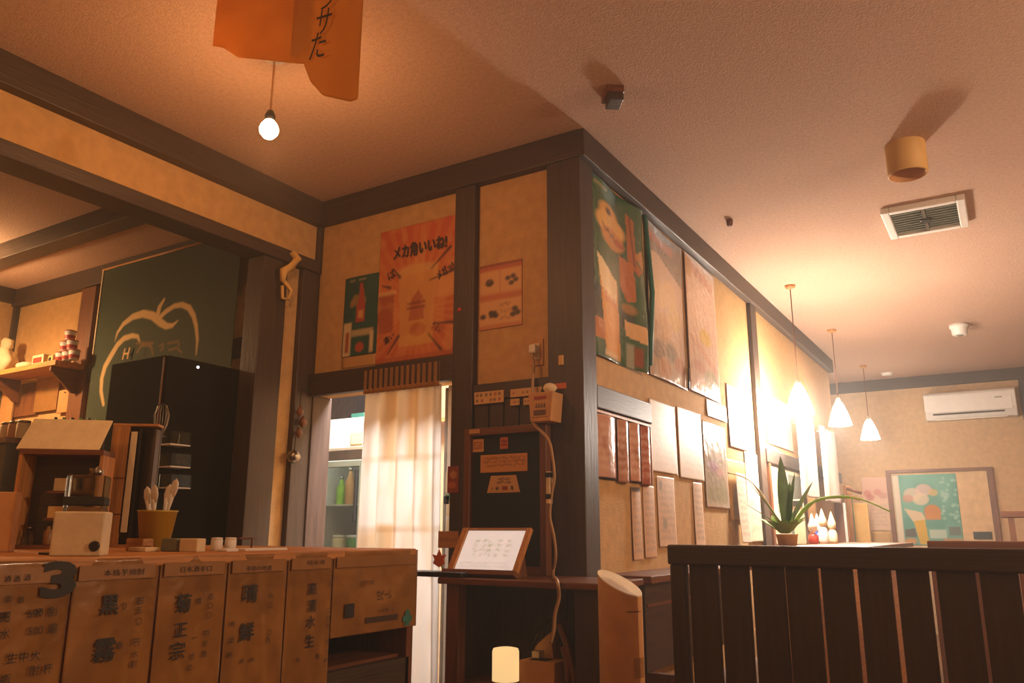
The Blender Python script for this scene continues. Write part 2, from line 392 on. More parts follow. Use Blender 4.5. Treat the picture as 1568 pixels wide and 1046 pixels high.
# lamps of the same room just outside the view, plus one added fill lamp
def shade_lamp(x, y, z, watts, col, label, up=False):
    t = thing('pendant_lamp', label, 'lamp', (x, y, CE))
    MB().tube([(x, y, CE), (x, y, z+.1)], .005, 6).build('cord', 'black', t)
    MB().lathe((x, y, z), [(.15, 0), (.12, .04), (.08, .075)] if up else [(.13, 0), (.11, .04), (.04, .1), (.02, .11)], cap=False).build('shade', 'whiteplastic', t)
    lamp_light('lamp_light', (x, y, z+(.03 if up else -.04)), watts, col, .07, t)
shade_lamp(-5.75, 2.1, 2.5, E_KITCH, (1, .62, .30), 'white shaded lamp over the kitchen left of the view', True)
t = thing('globe_lamp', 'small bare globe lamp above the counter left of the camera', 'lamp', (-2.1, .35, CE))
MB().tube([(-2.1, .35, CE), (-2.1, .35, 2.45)], .005, 6).build('cord', 'black', t); MB().lathe((-2.1, .35, 2.38), [(0, 0), (.035, .015), (.045, .045), (.03, .08), (.015, .1)], 18, cap=False).build('globe', 'bulb', t)
lamp_light('lamp_light', (-2.1, .35, 2.33), E_DINE, WARM, .05, t)
shade_lamp(1.9, 2.9, 2.4, E_BACK, (1, .66, .42), 'white shaded lamp right of the camera')
shade_lamp(.5, -1.3, 2.3, 24, (1, .52, .26), 'white shaded fill lamp added behind the camera')  # added fill that lifts the dark foreground; no known lamp stands here
t = thing('fluorescent_lamp', 'cold white tube lamp on the storeroom ceiling', 'lamp', (-2.75, 3.6, 2.84))
bx(-3.02, -2.48, 3.25, 3.95, 2.84, CE).build('housing', 'white', t)
M['tube'] = glow('tube', (1, .93, .82), 14)
MB().tube([(-2.75, 3.27, 2.81), (-2.75, 3.93, 2.81)], .025, 12).build('tube', 'tube', t)
l = bpy.data.lights.new('tube_light', 'AREA'); l.energy = E_STORE; l.color = (.95, .97, 1); l.shape = 'RECTANGLE'; l.size = .5; l.size_y = .65
o = bpy.data.objects.new('tube_light', l); COL.objects.link(o); o.location = (-2.75, 3.6, 2.77); o.parent = t; o.location = Vector((-2.75, 3.6, 2.77))-ORG[t.name]

# ------------------------------------------------------------------ COUNTER with menu sheets
XQ, YE, ZQ = -1.75, 2.215, 1.043
t = thing('counter', 'long wooden counter covered with brown menu sheets', 'counter', (-2.2, .6, 0))
bx(XQ-.03, XQ, -1.2, YE-.02, .0, .70).build('front_panel', 'darkY', t)
bx(XQ-.03, XQ, -1.2, 1.82, .70, ZQ-.025).build('upper_panel', 'brownY', t)
bx(XQ-.03, XQ, 1.82, YE-.02, .80, ZQ-.025).build('upper_panel', 'brownY', t)
bx(XQ-1.15, XQ+.004, -1.2, YE, ZQ-.025, ZQ).build('counter_top', 'paleY', t, bev=.004)
bx(XQ-1.15, XQ+.0, YE-.035, YE-.003, 0, ZQ-.025).build('end_panel', 'brownZ', t)
bx(XQ-.4, XQ-.03, 1.82, YE-.035, .69, .71).build('shelf', 'brownY', t)
bx(XQ-.4, XQ-.03, 1.80, 1.82, .69, 1.0).build('shelf_side', 'brownZ', t)
bx(XQ-.42, XQ-.4, 1.82, YE-.035, .0, 1.0).build('back_panel', 'darkZ', t)
PQ = Plane((XQ, 0, 0), (0, 1, 0), (0, 0, 1), (1, 0, 0))
def qu(px, py=900): return PQ.uv(px, py)[0]
seams = [qu(-110), qu(108), qu(240), qu(345), qu(437), qu(507), qu(638)]
def kraft_paint(seed):
    def f(k):
        k.fill('#8e6231').mottle('#a3743e', .5, 5).mottle('#74502a', .45, 7); k.rect(0, 9, .80, .9, '#5f4428', .25)
        k.stroke([(random.uniform(.1, .5), random.uniform(.4, .7)), (random.uniform(.3, .6), random.uniform(.1, .3))], '#b08348', .012, .35)
    return f
ms = []
info = [('with a big black 3 at its top corner, leftmost in view', ZQ-.46), ('with two large brush characters, right of the sheet marked 3', ZQ-.46),
        ('with three brush characters, above the middle of the counter', ZQ-.46), ('with two bold brush characters, fourth from the left', ZQ-.46),
        ('with four stacked brush characters, narrow and next to the last', ZQ-.46), ('short and printed with a small stamp, at the counter end', PQ.uv(570, 968)[1])]
for i in range(6):
    zb = info[i][1]
    o = sheet('menu_sheet', PQ, (seams[i]+.003, seams[i+1]-.003, zb, ZQ-.004), kraft_paint(i), 'gloss', 40, 60,
              lambda S, T, p=i: .002*(1+np.sin(5*S+p))*(1-T)+.002*np.sin(PI*S)*(1+.5*np.sin(9*T+p)), .003)
    tag(o, 'brown paper menu sheet '+info[i][0], 'menu', 'brown menu sheets hung along the counter front'); ms.append(o)
def qt(i, body, px, py, h, m='ink', name='lettering', **k):
    u, v = PQ.uv(px, py); return text(name, body, PQ, u, v, h, m, ms[i], d=.0108, **k)
qt(0, '3', 87, 887, .075, bold=.045, w=.075)
for p in ((8, 886), (22, 886), (38, 884), (8, 917), (28, 918)): qt(0, '酒', *p, .013)
for p, b in (((3, 945), '麦'), ((48, 938), '一杯'), (('76'), '円')): 
    if isinstance(p, tuple): qt(0, b, *p, .018)
for k, (px, py) in enumerate(((3, 945), (76, 936), (3, 970), (76, 962), (14, 1007), (32, 1005), (50, 1003), (48, 1026), (69, 1023), (4, 1040))): qt(0, '円割水湯生中大酎杯瓶'[k], px, py, .02)
for px, py in ((50, 939), (50, 965)): qt(0, '500', px, py, .015, 'inkbrown')
qt(1, '黒', 164, 926, .042, bold=.02); qt(1, '霧', 156, 995, .05, bold=.02)
for k, (px, py) in enumerate(((210, 920), (209, 934), (208, 951), (204, 983), (202, 1001), (200, 1016), (186, 928), (178, 988))): qt(1, '四五〇円水割り湯'[k], px, py, .016)
qt(1, '本格芋焼酎', 187, 876, .014, 'inkbrown', w=.1)
qt(2, '菊', 277, 923, .042, bold=.02); qt(2, '正', 273, 964, .034, bold=.01); qt(2, '宗', 268, 996, .04, bold=.01)
for k, (px, py) in enumerate(((320, 913), (318, 927), (316, 942), (312, 970), (310, 985), (308, 1001), (300, 920), (294, 976), (290, 1005), (286, 1022))): qt(2, '五〇〇円冷酒燗一合の'[k], px, py, .015)
qt(2, '日本酒辛口', 297, 871, .014, 'inkbrown', w=.09)
qt(3, '晴', 380, 908, .046, bold=.02); qt(3, '鮮', 374, 967, .045, bold=.02)
for k, (px, py) in enumerate(((411, 912), (410, 927), (408, 968), (406, 980), (352, 955), (350, 980), (348, 1002), (366, 1012), (382, 1010))): qt(3, '六〇〇円地酒純米吟'[k], px, py, .015)
qt(3, '季節の地酒', 393, 870, .013, 'inkbrown', w=.085)
for k, (px, py) in enumerate(((475, 901), (474, 927), (472, 952), (470, 981))): qt(4, '高清水生'[k], px, py, .034, bold=.01)
for k, (px, py) in enumerate(((505, 884), (502, 895), (500, 934), (499, 947), (498, 958), (497, 983), (496, 997), (495, 1011), (452, 1010), (482, 1005))): qt(4, '七五〇円冷で一杯秋田'[k], px, py, .013)
qt(4, '純米酒', 480, 861, .012, 'inkbrown', w=.07)
o = ms[5]
def prect(name, pl, x0, y0, x1, y1, m, parent, d=.0108):
    u0, v1 = pl.uv(x0, y0); u1, v0 = pl.uv(x1, y1)
    return MB().add([pl.P(u0, v0, d), pl.P(u1, v0, d), pl.P(u1, v1, d), pl.P(u0, v1, d)], [(0, 1, 2, 3)]).build(name, m, parent)
prect('printed_stamp', PQ, 525, 925, 538, 945, 'ink', o)
qt(5, 'おすすめ', 560, 892, .016, 'inkbrown', w=.06); qt(5, '生ビール', 585, 910, .03, 'inkbrown', w=.07); qt(5, 'ハイボール', 588, 934, .014, 'inkbrown', w=.08)
prect('printed_rule', PQ, 556, 946, 605, 948, 'inkbrown', o); qt(5, '♣', 620, 945, .05, 'teal', name='printed_plant')
# strips of tape at the top edge
for i in range(6):
    a, b = seams[i]+.01, seams[i+1]-.015
    MB().box(XQ+.0085, XQ+.0095, a, b, ZQ-.05, ZQ-.018).build('clear_tape', 'kraft', ms[i])

# ------------------------------------------------------------------ things on the counter
def zt(): return ZQ
before_case = set(bpy.data.objects)
o = thing('display_case', 'small wooden display case with shelves of little items on the counter', 'case', (-2.43, 1.42, ZQ))
x0, x1, y0, y1, z0, z1 = -2.61, -2.255, 1.35, 1.475, ZQ, 1.335
bx(x0, x0+.014, y0, y1, z0, z1).build('side_panel', 'paleZ', o); bx(x1-.014, x1, y0, y1, z0, z1).build('side_panel', 'paleZ', o)
bx(x0, x1, y0-.004, y1, z1, z1+.016).build('top_panel', 'brownX', o); bx(x0+.014, x1-.014, y1-.01, y1, z0, z1).build('back_panel', 'darkX', o)
bx(x0+.014, x1-.014, y0+.01, y1-.01, z0, z0+.012).build('bottom_panel', 'brownX', o)
for k, z in enumerate((1.13, 1.215)): bx(x0+.12, x1-.014, y0+.03, y1-.01, z, z+.008).build('shelf', 'brownX', o)
def bottle(x, y, z, h, r, m, label, capm='red', name='bottle', cat='bottle', group=None):
    t = thing(name, label, cat, (x, y, z), group)
    MB().lathe((x, y, z), [(r*.9, 0), (r, .05*h), (r, .6*h), (r*.4, .78*h), (r*.36, .9*h)], 16).build('body', m, t)
    MB().lathe((x, y, z+.9*h), [(r*.45, 0), (r*.45, .1*h)], 12).build('cap', capm, t); return t
def jar(name, x, y, z, r, h, m, label, cat, lid=None):
    t = thing(name, label, cat, (x, y, z))
    MB().lathe((x, y, z), [(r*.85, 0), (r, .08*h), (r, .8*h), (r*.9, .86*h)], 18).build('body', m, t)
    MB().lathe((x, y, z+.86*h), [(r*.95, 0), (r*.95, .12*h), (r*.5, .14*h)], 18).build('lid', lid or m, t); return t
tag(bx(-2.47, -2.40, 1.42, 1.46, 1.223, 1.265).build('card_box', 'cream', bev=.002), 'little cream box on the upper shelf of the display case', 'box')
bottle(-2.33, 1.42, 1.223, .075, .016, 'kraft', 'tiny brown bottle on the upper shelf of the display case', 'cream')
tag(bx(-2.47, -2.37, 1.41, 1.46, 1.138, 1.175).build('card_box', 'lampcream', bev=.002), 'flat yellow box on the lower shelf of the display case', 'box')
jar('jar', -2.41, 1.43, 1.223, .001+.014, .03, 'cream', 'tiny cream pot left of the bottle in the display case', 'jar')
bottle(-2.40, 1.40, ZQ+.012, .06, .016, 'white', 'small white shaker with red cap on the floor of the display case', 'red', 'shaker', 'shaker')
bottle(-2.47, 1.40, ZQ+.012, .065, .014, 'kraft', 'small brown shaker with black cap on the floor of the display case', 'black', 'shaker', 'shaker')
bottle(-2.55, 1.40, ZQ+.012, .055, .015, 'glass', 'small clear shaker with steel cap at the left of the display case', 'steel', 'shaker', 'shaker')
# pale board lying aslant on the case
o = MB(); a0, a1 = np.array((-2.62, 1.37, 1.352)), np.array((-2.28, 1.37, 1.352)); up = np.array((-.02, .10, .10))
o.obox((a0+a1)/2+up/2+np.array((0, 0, .004)), (1, 0, 0), (-.0, .707, .707), (0, -.707, .707), .35, .155, .007)
tag(o.build('white_board', 'cream', bev=.002), 'pale blank board lying aslant on top of the display case', 'board')
o = thing('bottle_crate', 'small dark crate of bottle caps behind the pale board', 'crate', (-2.52, 1.56, ZQ))
bx(-2.6, -2.36, 1.528, 1.592, ZQ, 1.44).build('body', 'darkX', o)
for k in range(6): MB().lathe((-2.585+.038*k, 1.56, 1.44), [(.008, 0), (.01, .02), (.007, .04)], 10).build('bottle_neck', 'green' if k % 2 else 'black', o)
cc_ = Vector((-2.43, 1.40, 0)); nc_ = onY(104, 700, 1.46); rot_ = Matrix.Rotation(math.radians(42), 4, 'Z')
for ob in [q for q in bpy.data.objects if q not in before_case and q.parent is None]:
    l0 = ob.location.copy(); v = rot_ @ (Vector(((l0.x-cc_.x)*.70, l0.y-cc_.y, 0))); ob.location = (nc_[0]+v.x, nc_[1]+v.y, l0.z); ob.rotation_euler.z = math.radians(42)
    if ob.name in ('display_case', 'white_board', 'bottle_crate'): ob.scale.x = .70
# brown card box at far left, cream paper box, glass jar
cbx = tag(bx(-2.37, -2.28, 1.11, 1.17, ZQ, 1.20).build('card_box', 'kraft2', bev=.003), 'plain brown card box at the left edge of the counter', 'box'); cbx.rotation_euler.z = math.radians(50)
tag(bx(-2.0, -1.85, 1.085, 1.12, ZQ, ZQ+.006).build('coaster', 'black', bev=.001), 'black coaster lying in front of the display case', 'coaster')
o['keep'] = 0; del o['keep']
o = thing('paper_box', 'cream paper box standing on the counter in front of the display case', 'box', (-1.862, 1.095, ZQ)); PBX = o; o.rotation_euler.z = math.radians(46)
mbx = bx(-1.917, -1.81, 1.05, 1.13, ZQ, 1.142); mbx.build('box_body', 'cream', o, bev=.004)
MB().lathe((-1.825, 1.049, ZQ+.022), [(.012, 0), (.009, .004)], 14, (1, 0, 0), (0, 0, 1), (0, -1, 0)).build('round_sticker', 'black', o); nb = onY(127, 820, 1.10); PBX.location = (nb[0], 1.10, ZQ)
o = thing('glass_canister', 'clear square canister with a dark band behind the cream paper box', 'canister', (-2.02, 1.25, ZQ)); o.rotation_euler.z = math.radians(48)
bx(-2.08, -1.96, 1.20, 1.30, ZQ, 1.245).build('glass_body', 'acrylic', o, bev=.006)
bx(-2.082, -1.958, 1.198, 1.302, 1.165, 1.188).build('dark_band', 'black', o, bev=.003)
bx(-2.07, -1.97, 1.21, 1.29, ZQ+.01, 1.16).build('contents', 'kraft2', o)
MB().lathe((-2.0, 1.26, 1.245), [(.012, 0), (.02, .012), (.0, .028)], 14).build('knob', 'steel', o); nb = onY(134, 760, 1.27); o.location = (nb[0], 1.27, ZQ); o.scale = (.8, .8, 1)
# tall wooden holder with slats
o = thing('wooden_holder', 'tall open wooden holder with upright boards in front of the black cabinet', 'holder', (-2.510, 1.6, ZQ))
bx(-2.635, -2.560, 1.6, 1.612, ZQ, 1.45).build('side_board', 'paleZ', o); bx(-2.550, -2.525, 1.596, 1.606, ZQ+.05, 1.43).build('white_strip', 'cream', o)
bx(-2.515, -2.505, 1.6, 1.66, ZQ, 1.44).build('dark_upright', 'black', o); bx(-2.450, -2.440, 1.6, 1.66, ZQ, 1.44).build('dark_upright', 'darkZ', o)
bx(-2.635, -2.435, 1.598, 1.68, 1.45, 1.458).build('top_board', 'paleX', o); bx(-2.635, -2.435, 1.598, 1.68, ZQ, ZQ+.01).build('base_board', 'paleX', o)
bx(-2.635, -2.440, 1.668, 1.68, ZQ, 1.45).build('back_board', 'darkZ', o)
for z in (1.15, 1.27): bx(-2.636, -2.558, 1.597, 1.6, z, z+.004).build('seam', 'brownX', o)
hb = onY(205, 760, 1.70); o.location = (hb[0], 1.70, ZQ); o.rotation_euler.z = math.radians(38); o.scale = (.76, .76, 1.02)
# yellow pot with white spoons
py_ = 1.50; px_ = onY(240, 800, py_)[0]
o = thing('cutlery_pot', 'yellow pot of white spoons standing on the counter', 'pot', (px_, py_, ZQ))
MB().lathe((px_, py_, ZQ), [(.038, 0), (.055, .115), (.058, .115), (.052, .108), (.036, .006), (0, .006)], 24).build('pot_body', 'yellow', o)
spoons = []
for k, (dx, dy, L) in enumerate(((-.034, 0, .16), (-.016, -.02, .175), (.01, -.022, .18), (.036, .01, .2), (.0, .024, .185))):
    b = np.array((px_+dx*.3, py_+dy*.3, ZQ+.012)); tpt = np.array((px_+dx*1.5, py_+dy*1.3, ZQ+L)); d = (tpt-b); 
    s_ = thing('spoon', '%s white spoon standing in the yellow pot' % ('leftmost', 'second', 'middle', 'rightmost, tallest', 'rear')[k], 'spoon', tuple(b), 'spoons in the yellow pot')
    MB().tube([b, b+d*.6, b+d*.8], [.004, .005, .008], 8).build('handle', 'whiteplastic', s_)
    nrm = d/np.linalg.norm(d); sd = np.cross(nrm, (0, 1, 0)); sd /= np.linalg.norm(sd); ot = np.cross(nrm, sd)
    MB().lathe(b+d*.88, [(0, -.03), (.012, -.02), (.017, 0), (.013, .02), (0, .03)], 14, sd, ot*.35, nrm).build('bowl', 'whiteplastic', s_)
# small things along the counter edge
tag(bx(-2.12, -2.04, 1.395, 1.44, ZQ, ZQ+.012).build('white_tray', 'cream', bev=.003), 'low pale tray by the foot of the yellow pot', 'tray')
tag(bx(-2.2, -2.12, 1.44, 1.475, ZQ, ZQ+.035).build('wooden_block', 'paleX', bev=.003), 'small wooden block left of the white eraser', 'block')
tag(bx(-1.985, -1.91, 1.46, 1.49, ZQ, ZQ+.036).build('white_box', 'cream', bev=.003), 'small white box right of the yellow pot', 'box')
tag(bx(-2.06, -1.995, 1.455, 1.49, ZQ, ZQ+.036).build('grey_box', 'grey', bev=.003), 'small grey box in front of the yellow pot', 'box')
tag(bx(-2.0, -1.9, 1.62, 1.78, ZQ, ZQ+.007).build('folded_towel', 'white', bev=.002), 'flat white folded towel on the counter edge', 'towel')
for k, (px, lab) in enumerate(((332, 'left of a pair'), (353, 'right of a pair'))):
    p = onX(px, 832, -2.0)
    jar('seasoning_pot', p[0], p[1], ZQ, .017, .038, 'white', 'small white seasoning pot, %s near the counter end' % lab, 'pot')
p = onX(345, 842, -1.9); tag(bx(p[0]-.03, p[0]+.02, p[1]-.012, p[1]+.03, ZQ, ZQ+.008).build('white_dish', 'white', bev=.002), 'tiny white dish in front of the two seasoning pots', 'dish')
p = onX(373, 838, -2.05); o = thing('wire_stand', 'small dark wire stand at the right of the seasoning pots', 'stand', (p[0], p[1], ZQ))
MB().tube([(p[0], p[1]-.03, ZQ), (p[0], p[1]-.03, ZQ+.034), (p[0], p[1]+.03, ZQ+.034), (p[0], p[1]+.03, ZQ)], .003, 6).build('wire_frame', 'brownZ', o)
bx(p[0]-.02, p[0]+.02, p[1]-.035, p[1]+.035, ZQ+.034, ZQ+.037).build('plate', 'brownX', o)

# ------------------------------------------------------------------ KITCHEN
fx0, fx1, fy0, fy1, fz = -3.875, -3.41, 2.346, 2.83, 1.935
o = thing('tall_cabinet', 'tall black cabinet standing in the kitchen doorway', 'cabinet', ((fx0+fx1)/2, (fy0+fy1)/2, 0))
bx(fx0, fx1-.03, fy0, fy1, .06, fz).build('carcass', 'satin', o, bev=.006); fd = bx(fx1-.03, fx1, fy0+.004, fy1-.004, .08, fz-.003).build('front_door', 'satin', o, bev=.006)
bx(fx1-.034, fx1-.026, fy0-.003, fy0+.003, 1.2, fz-.01).build('copper_edge', 'brownZ', o)
bx(fx0+.02, fx1-.05, fy0+.02, fy1-.02, 0, .06).build('plinth', 'darkX', o)
MB().lathe((fx1, fy0+.17, 1.90), [(.007, 0), (.007, .004), (0, .005)], 12, (0, 1, 0), (0, 0, 1), (1, 0, 0)).build('indicator_light', glow('indicator', (1, .95, 1), 3), fd)
bx(fx1, fx1+.02, fy1-.06, fy1-.045, 1.0, 1.5).build('door_handle', 'black', fd, bev=.004)
def rack(y, z, label):
    t = thing('acrylic_rack', label, 'rack', (fx1+.05, y, z), 'clear racks on the black cabinet')
    bx(fx1+.002, fx1+.09, y-.0, y+.11, z, z+.006).build('rack_floor', 'white', t); bx(fx1+.084, fx1+.09, y, y+.11, z+.006, z+.065).build('front_pane', 'acrylic', t)
    for q in (y, y+.105): bx(fx1+.002, fx1+.084, q, q+.005, z+.006, z+.065).build('side_pane', 'acrylic', t)
r0 = [onX(255, 700-.0, fx1+.04), onX(255, 665, fx1+.04), onX(255, 745, fx1+.04)]
for k, py in enumerate((682, 716, 748)):
    p = onX(258, py, fx1+.05); rack(p[1]-.02, p[2], ('top', 'middle', 'lowest')[k]+' clear rack fixed on the side of the black cabinet')
p = onX(272, 712, fx1+.05)
for k in range(2): MB_ = MB().lathe((fx1+.05, p[1]+.0+.03*k, p[2]+.008), [(.009, 0), (.011, .035), (.006, .042)], 12).build('glass_cup', 'glass'); tag(MB_, ('left', 'right')[k]+' small glass standing in the middle clear rack', 'glass', 'glasses in the clear rack')
# whisk hanging at the cabinet edge
p = onX(255, 690, fx1+.03); wx, wy = fx1+.04, fy0-.03
o = thing('whisk', 'wire whisk hanging head up at the corner of the black cabinet', 'whisk', (wx, wy, 1.44))
MB().tube([(wx, wy, 1.40), (wx, wy, 1.52)], .009, 10).build('handle', 'steel', o)
for k in range(4):
    a = PI*k/4; c, s = math.cos(a), math.sin(a)
    MB().tube([(wx+c*r*q, wy+s*r*q, z) for r, z, q in ((.006, 1.52, 1), (.028, 1.58, 1), (.034, 1.63, 1), (.02, 1.675, 1), (0, 1.685, 1), (.02, 1.675, -1), (.034, 1.63, -1), (.028, 1.58, -1), (.006, 1.52, -1))], .0018, 5).build('wire_loop', 'steel', o)
bx(fx1-.0, wx, wy-.003, wy+.04, 1.53, 1.536).build('hook', 'steel', o)
# grey board behind the post
a, b = PB.uv(366, 770)[0], PB.uv(396, 770)[0]
tag(bx(a, b, YB-.10, YB-.085, 0, PB.uv(380, 702)[1]-.02).build('grey_board', 'grey', bev=.003), 'grey green upright board between the black cabinet and the post', 'board')
# green banner
PN = Plane((0, 2.985, 0), (1, 0, 0), (0, 0, 1), (0, -1, 0))
tl, tr, b0 = PN.uv(163, 415), PN.uv(374, 372), PN.uv(135, 640)
rc = (tl[0], tr[0], 1.05, tl[1]); bw, bh = rc[1]-rc[0], rc[3]-rc[2]
def bp(x, y):      # surveyed point -> print coordinates of the banner
    u, v = PN.uv(x, y); return ((u-rc[0])/bh, (v-rc[2])/bh)
def st(k, pts, h): k.stroke([bp(x, y)+(r/FPX*5.2/bh,) for x, y, r in pts], h)
def banner_paint(k):
    k.fill('#2c3b22'); c = '#cfae74'
    st(k, [(180, 523, .6), (184, 510, 2.5), (193, 497, 4), (207, 486, 5.2), (222, 481, 6), (236, 484, 6.4), (247, 494, 6), (256, 500, 5), (265, 499, 3.4), (274, 491, .6)], c)
    st(k, [(243, 484, 4.5), (246, 471, 4), (253, 459, 2.2)], c)
    st(k, [(246, 487, 4), (256, 477, 4), (268, 469, 3.8), (280, 467, 4.2), (291, 472, 4.6), (298, 484, 4.4), (302, 500, 3.8), (304, 520, 3), (302, 543, 1.2)], c)
    st(k, [(217, 524, 1.2), (214, 516, 3), (206, 515, 4), (194, 519, 4.6), (184, 529, 5), (174, 546, 5.5), (165, 562, 5.4), (160, 580, 4.6), (159, 600, 4), (163, 620, 3)], c)
    d = '#7a5a2c'
    st(k, [(213, 540, 2), (219, 530, 2.6), (228, 528, 2.6), (234, 532, 2.2), (236, 544, 1.4)], d); st(k, [(224, 543, 4), (226, 536, 3)], '#1d2418'); st(k, [(213, 526, 2), (236, 526, 2)], d)
    st(k, [(246, 530, 1.4), (251, 527, 1.4), (251, 534, 1.6), (247, 537, 1.2)], d); st(k, [(258, 526, 1.6), (274, 523, 1.6), (275, 530, 1.4)], d); st(k, [(260, 536, 1.6), (272, 533, 1.6), (279, 540, 1.6)], d)
o = sheet('green_banner', PN, rc, banner_paint, 'cloth', 230, 300, lambda S, T: .012*np.sin(7*S+.4)*(1-.6*T)+.012, .0)
tag(o, 'green cloth banner with a cream brushed apple outline, hung in the kitchen', 'banner')
u, v = PN.uv(200, 543); text('lettering', 'H', PN, u, v, .075, mat('cream_ink', '#c99a4a', .7), o, d=.032, shear=.18, bold=.02)
MB().tube([PN.P(rc[0]-.02, rc[3]+.005, .012), PN.P(rc[1]+.02, rc[3]+.005, .012)], .008).build('hanging_rod', 'paleX', o)
bx(rc[0]-.012, rc[0], 2.965, 2.98, PN.uv(143, 545)[1], rc[3]).build('pale_hem', 'cream', o)
# kitchen shelf
sx1, sy0, sz = -5.281, 2.807, 2.20
o = thing('wall_shelf', 'wooden wall shelf with small boxes and cups in the kitchen corner', 'shelf', (-5.8, 2.95, 2.1))
bx(XK+.04, sx1, sy0, YB-.042, sz-.035, sz).build('shelf_board', 'paleX', o, bev=.003)
for x in (-5.36, -6.1):
    MB().prism([(0, 0), (0, -.16), (.03, -.16), (.19, -.03), (.19, 0)], (x, YB-.042, sz-.035), (0, -1, 0), (0, 0, 1), (1, 0, 0), .02).build('bracket', 'brownY', o)
def on_shelf(px): return onY(px, 530, 2.9)[0]
cups = thing
def cup(x, y, z, label):
    t = thing('paper_cup', label, 'cup', (x, y, z), 'red and white paper cups stacked on the kitchen shelf')
    MB().lathe((x, y, z), [(.028, 0), (.036, .062)], 16).build('cup_body', 'white', t); MB().lathe((x, y, z+.012), [(.031, 0), (.0345, .022)], 16, cap=False).build('red_band', 'red', t)
    MB().lathe((x, y, z+.062), [(.037, 0), (.037, .006), (.03, .008)], 16).build('lid', 'red', t); return t
cx = [on_shelf(101), on_shelf(112), on_shelf(121)]
base = on_shelf(110)
cells = [(-.078, 0, 'lower row, left'), (0, 0, 'lower row, middle'), (.078, 0, 'lower row, right'), (-.039, .071, 'second row, left'), (.039, .071, 'second row, right'), (0.0, .142, 'top of the pyramid'), (.085, .142, 'top right')]
for dx, dz, l in cells[:6]: cup(base+dx, 2.88, sz+dz, 'red and white paper cup on the kitchen shelf, '+l)
bxr = on_shelf(72); o = tag(MB().box(bxr-.07, bxr+.07, 2.85, 2.93, sz, sz+.075).build('snack_box', 'cream', bev=.003), 'cream and red snack box on the kitchen shelf, left of the camera tin', 'box')
bx(bxr-.05, bxr+.05, 2.846, 2.85, sz+.02, sz+.055).build('red_label', 'red', o)
bxt = on_shelf(88); o = tag(bx(bxt-.028, bxt+.035, 2.86, 2.93, sz, sz+.06).build('tin', 'lampcream', bev=.006), 'small yellow tin with a black round mark between snack box and cups', 'tin')
MB().lathe((bxt+.002, 2.86, sz+.03), [(.016, 0), (.012, .004)], 14, (1, 0, 0), (0, 0, 1), (0, -1, 0)).build('round_mark', 'black', o)
bx0 = on_shelf(47); o = tag(MB().lathe((bx0, 2.9, sz), [(.06, 0), (.075, .02), (.07, .035), (.04, .05), (0, .054)], 18).build('folded_cloth', 'cream'), 'low pale heap of folded cloth on the kitchen shelf', 'cloth')
# white soft bag at far left
def blob(name, c, rad, m, seed, parent=None, n=3, amp=.12):
    bm = bmesh.new(); bmesh.ops.create_icosphere(bm, subdivisions=n, radius=1); rr = random.Random(seed); ph = [rr.uniform(0, 6) for _ in range(6)]
    for v in bm.verts:
        x, y, z = v.co; k = 1+amp*(math.sin(4*x+ph[0])+math.sin(5*y+ph[1])+math.sin(4*z+ph[2]))/2; v.co = Vector((x*rad[0]*k, y*rad[1]*k, z*rad[2]*k))
    zmin = min(v.co.z for v in bm.verts); vs = [tuple(np.array(c)+np.array(v.co)-np.array((0, 0, zmin))) for v in bm.verts]; fs = [tuple(v.index for v in f.verts) for f in bm.faces]; bm.free()
    return MB().add(vs, fs, True).build(name, m, parent)
bg = on_shelf(8); o = thing('plastic_bag', 'crumpled white plastic bag at the left end of the kitchen shelf', 'bag', (bg, 2.91, sz))
blob('bag_body', (bg, 2.91, sz), (.11, .07, .10), 'cream', 3, o, 3, .2); blob('tied_top', (bg+.01, 2.91, sz+.17), (.055, .035, .05), 'cream', 5, o, 2, .3)
# boards and paper tickets under the shelf
for k, (x0, x1, y0, y1, m, lab) in enumerate(((28, 62, 588, 637, 'brownZ', 'reddish brown order board, left of three under the kitchen shelf'), (60, 94, 578, 630, 'kraft', 'brown order board in the middle under the kitchen shelf'),
        (95, 116, 598, 632, 'kraft2', 'tan paper ticket right of the order boards under the kitchen shelf'), (117, 128, 590, 620, 'cream', 'narrow cream paper ticket at the right end under the kitchen shelf'), (4, 26, 600, 660, 'kraft2', 'tan paper sheet at the left under the kitchen shelf'))):
    u0, u1, v0, v1 = PB.rect((x0, y0), (x1, y0), (x1, y1), (x0, y1)); v1 = max(v1, v0+.08)
    o = bx(u0, u1, YB-.022-.004*k, YB-.008-.004*k, v0, v1).build('order_board' if 'board' in lab else 'paper_ticket', m, bev=.002); tag(o, lab, 'board' if 'board' in lab else 'paper', 'order boards under the kitchen shelf')
    MB().lathe(((u0+u1)/2, YB-.026-.004*k, v1-.02), [(.006, 0), (.003, .006)], 10, (1, 0, 0), (0, 0, 1), (0, -1, 0)).build('pin', 'steel', o)
# dark stove hood block with jars left of the case
o = thing('kitchen_unit', 'dark kitchen unit with a row of jars on top at the far left', 'cabinet', (-5.1, 2.45, 0))
bx(-5.9, -4.5, 2.2, 2.9, 0, 1.55).build('carcass', 'darkX', o); bx(-5.92, -4.48, 2.18, 2.92, 1.55, 1.58).build('top', 'brownX', o)
for k, px in enumerate((6, 18, 31)):
    p = onY(px, 690, 2.32); jar('spice_jar', p[0], 2.32, 1.58, .035, .11, 'cream' if k != 1 else 'kraft2', ('first', 'second', 'third')[k]+' spice jar from the left on the dark kitchen unit', 'jar', 'steel')
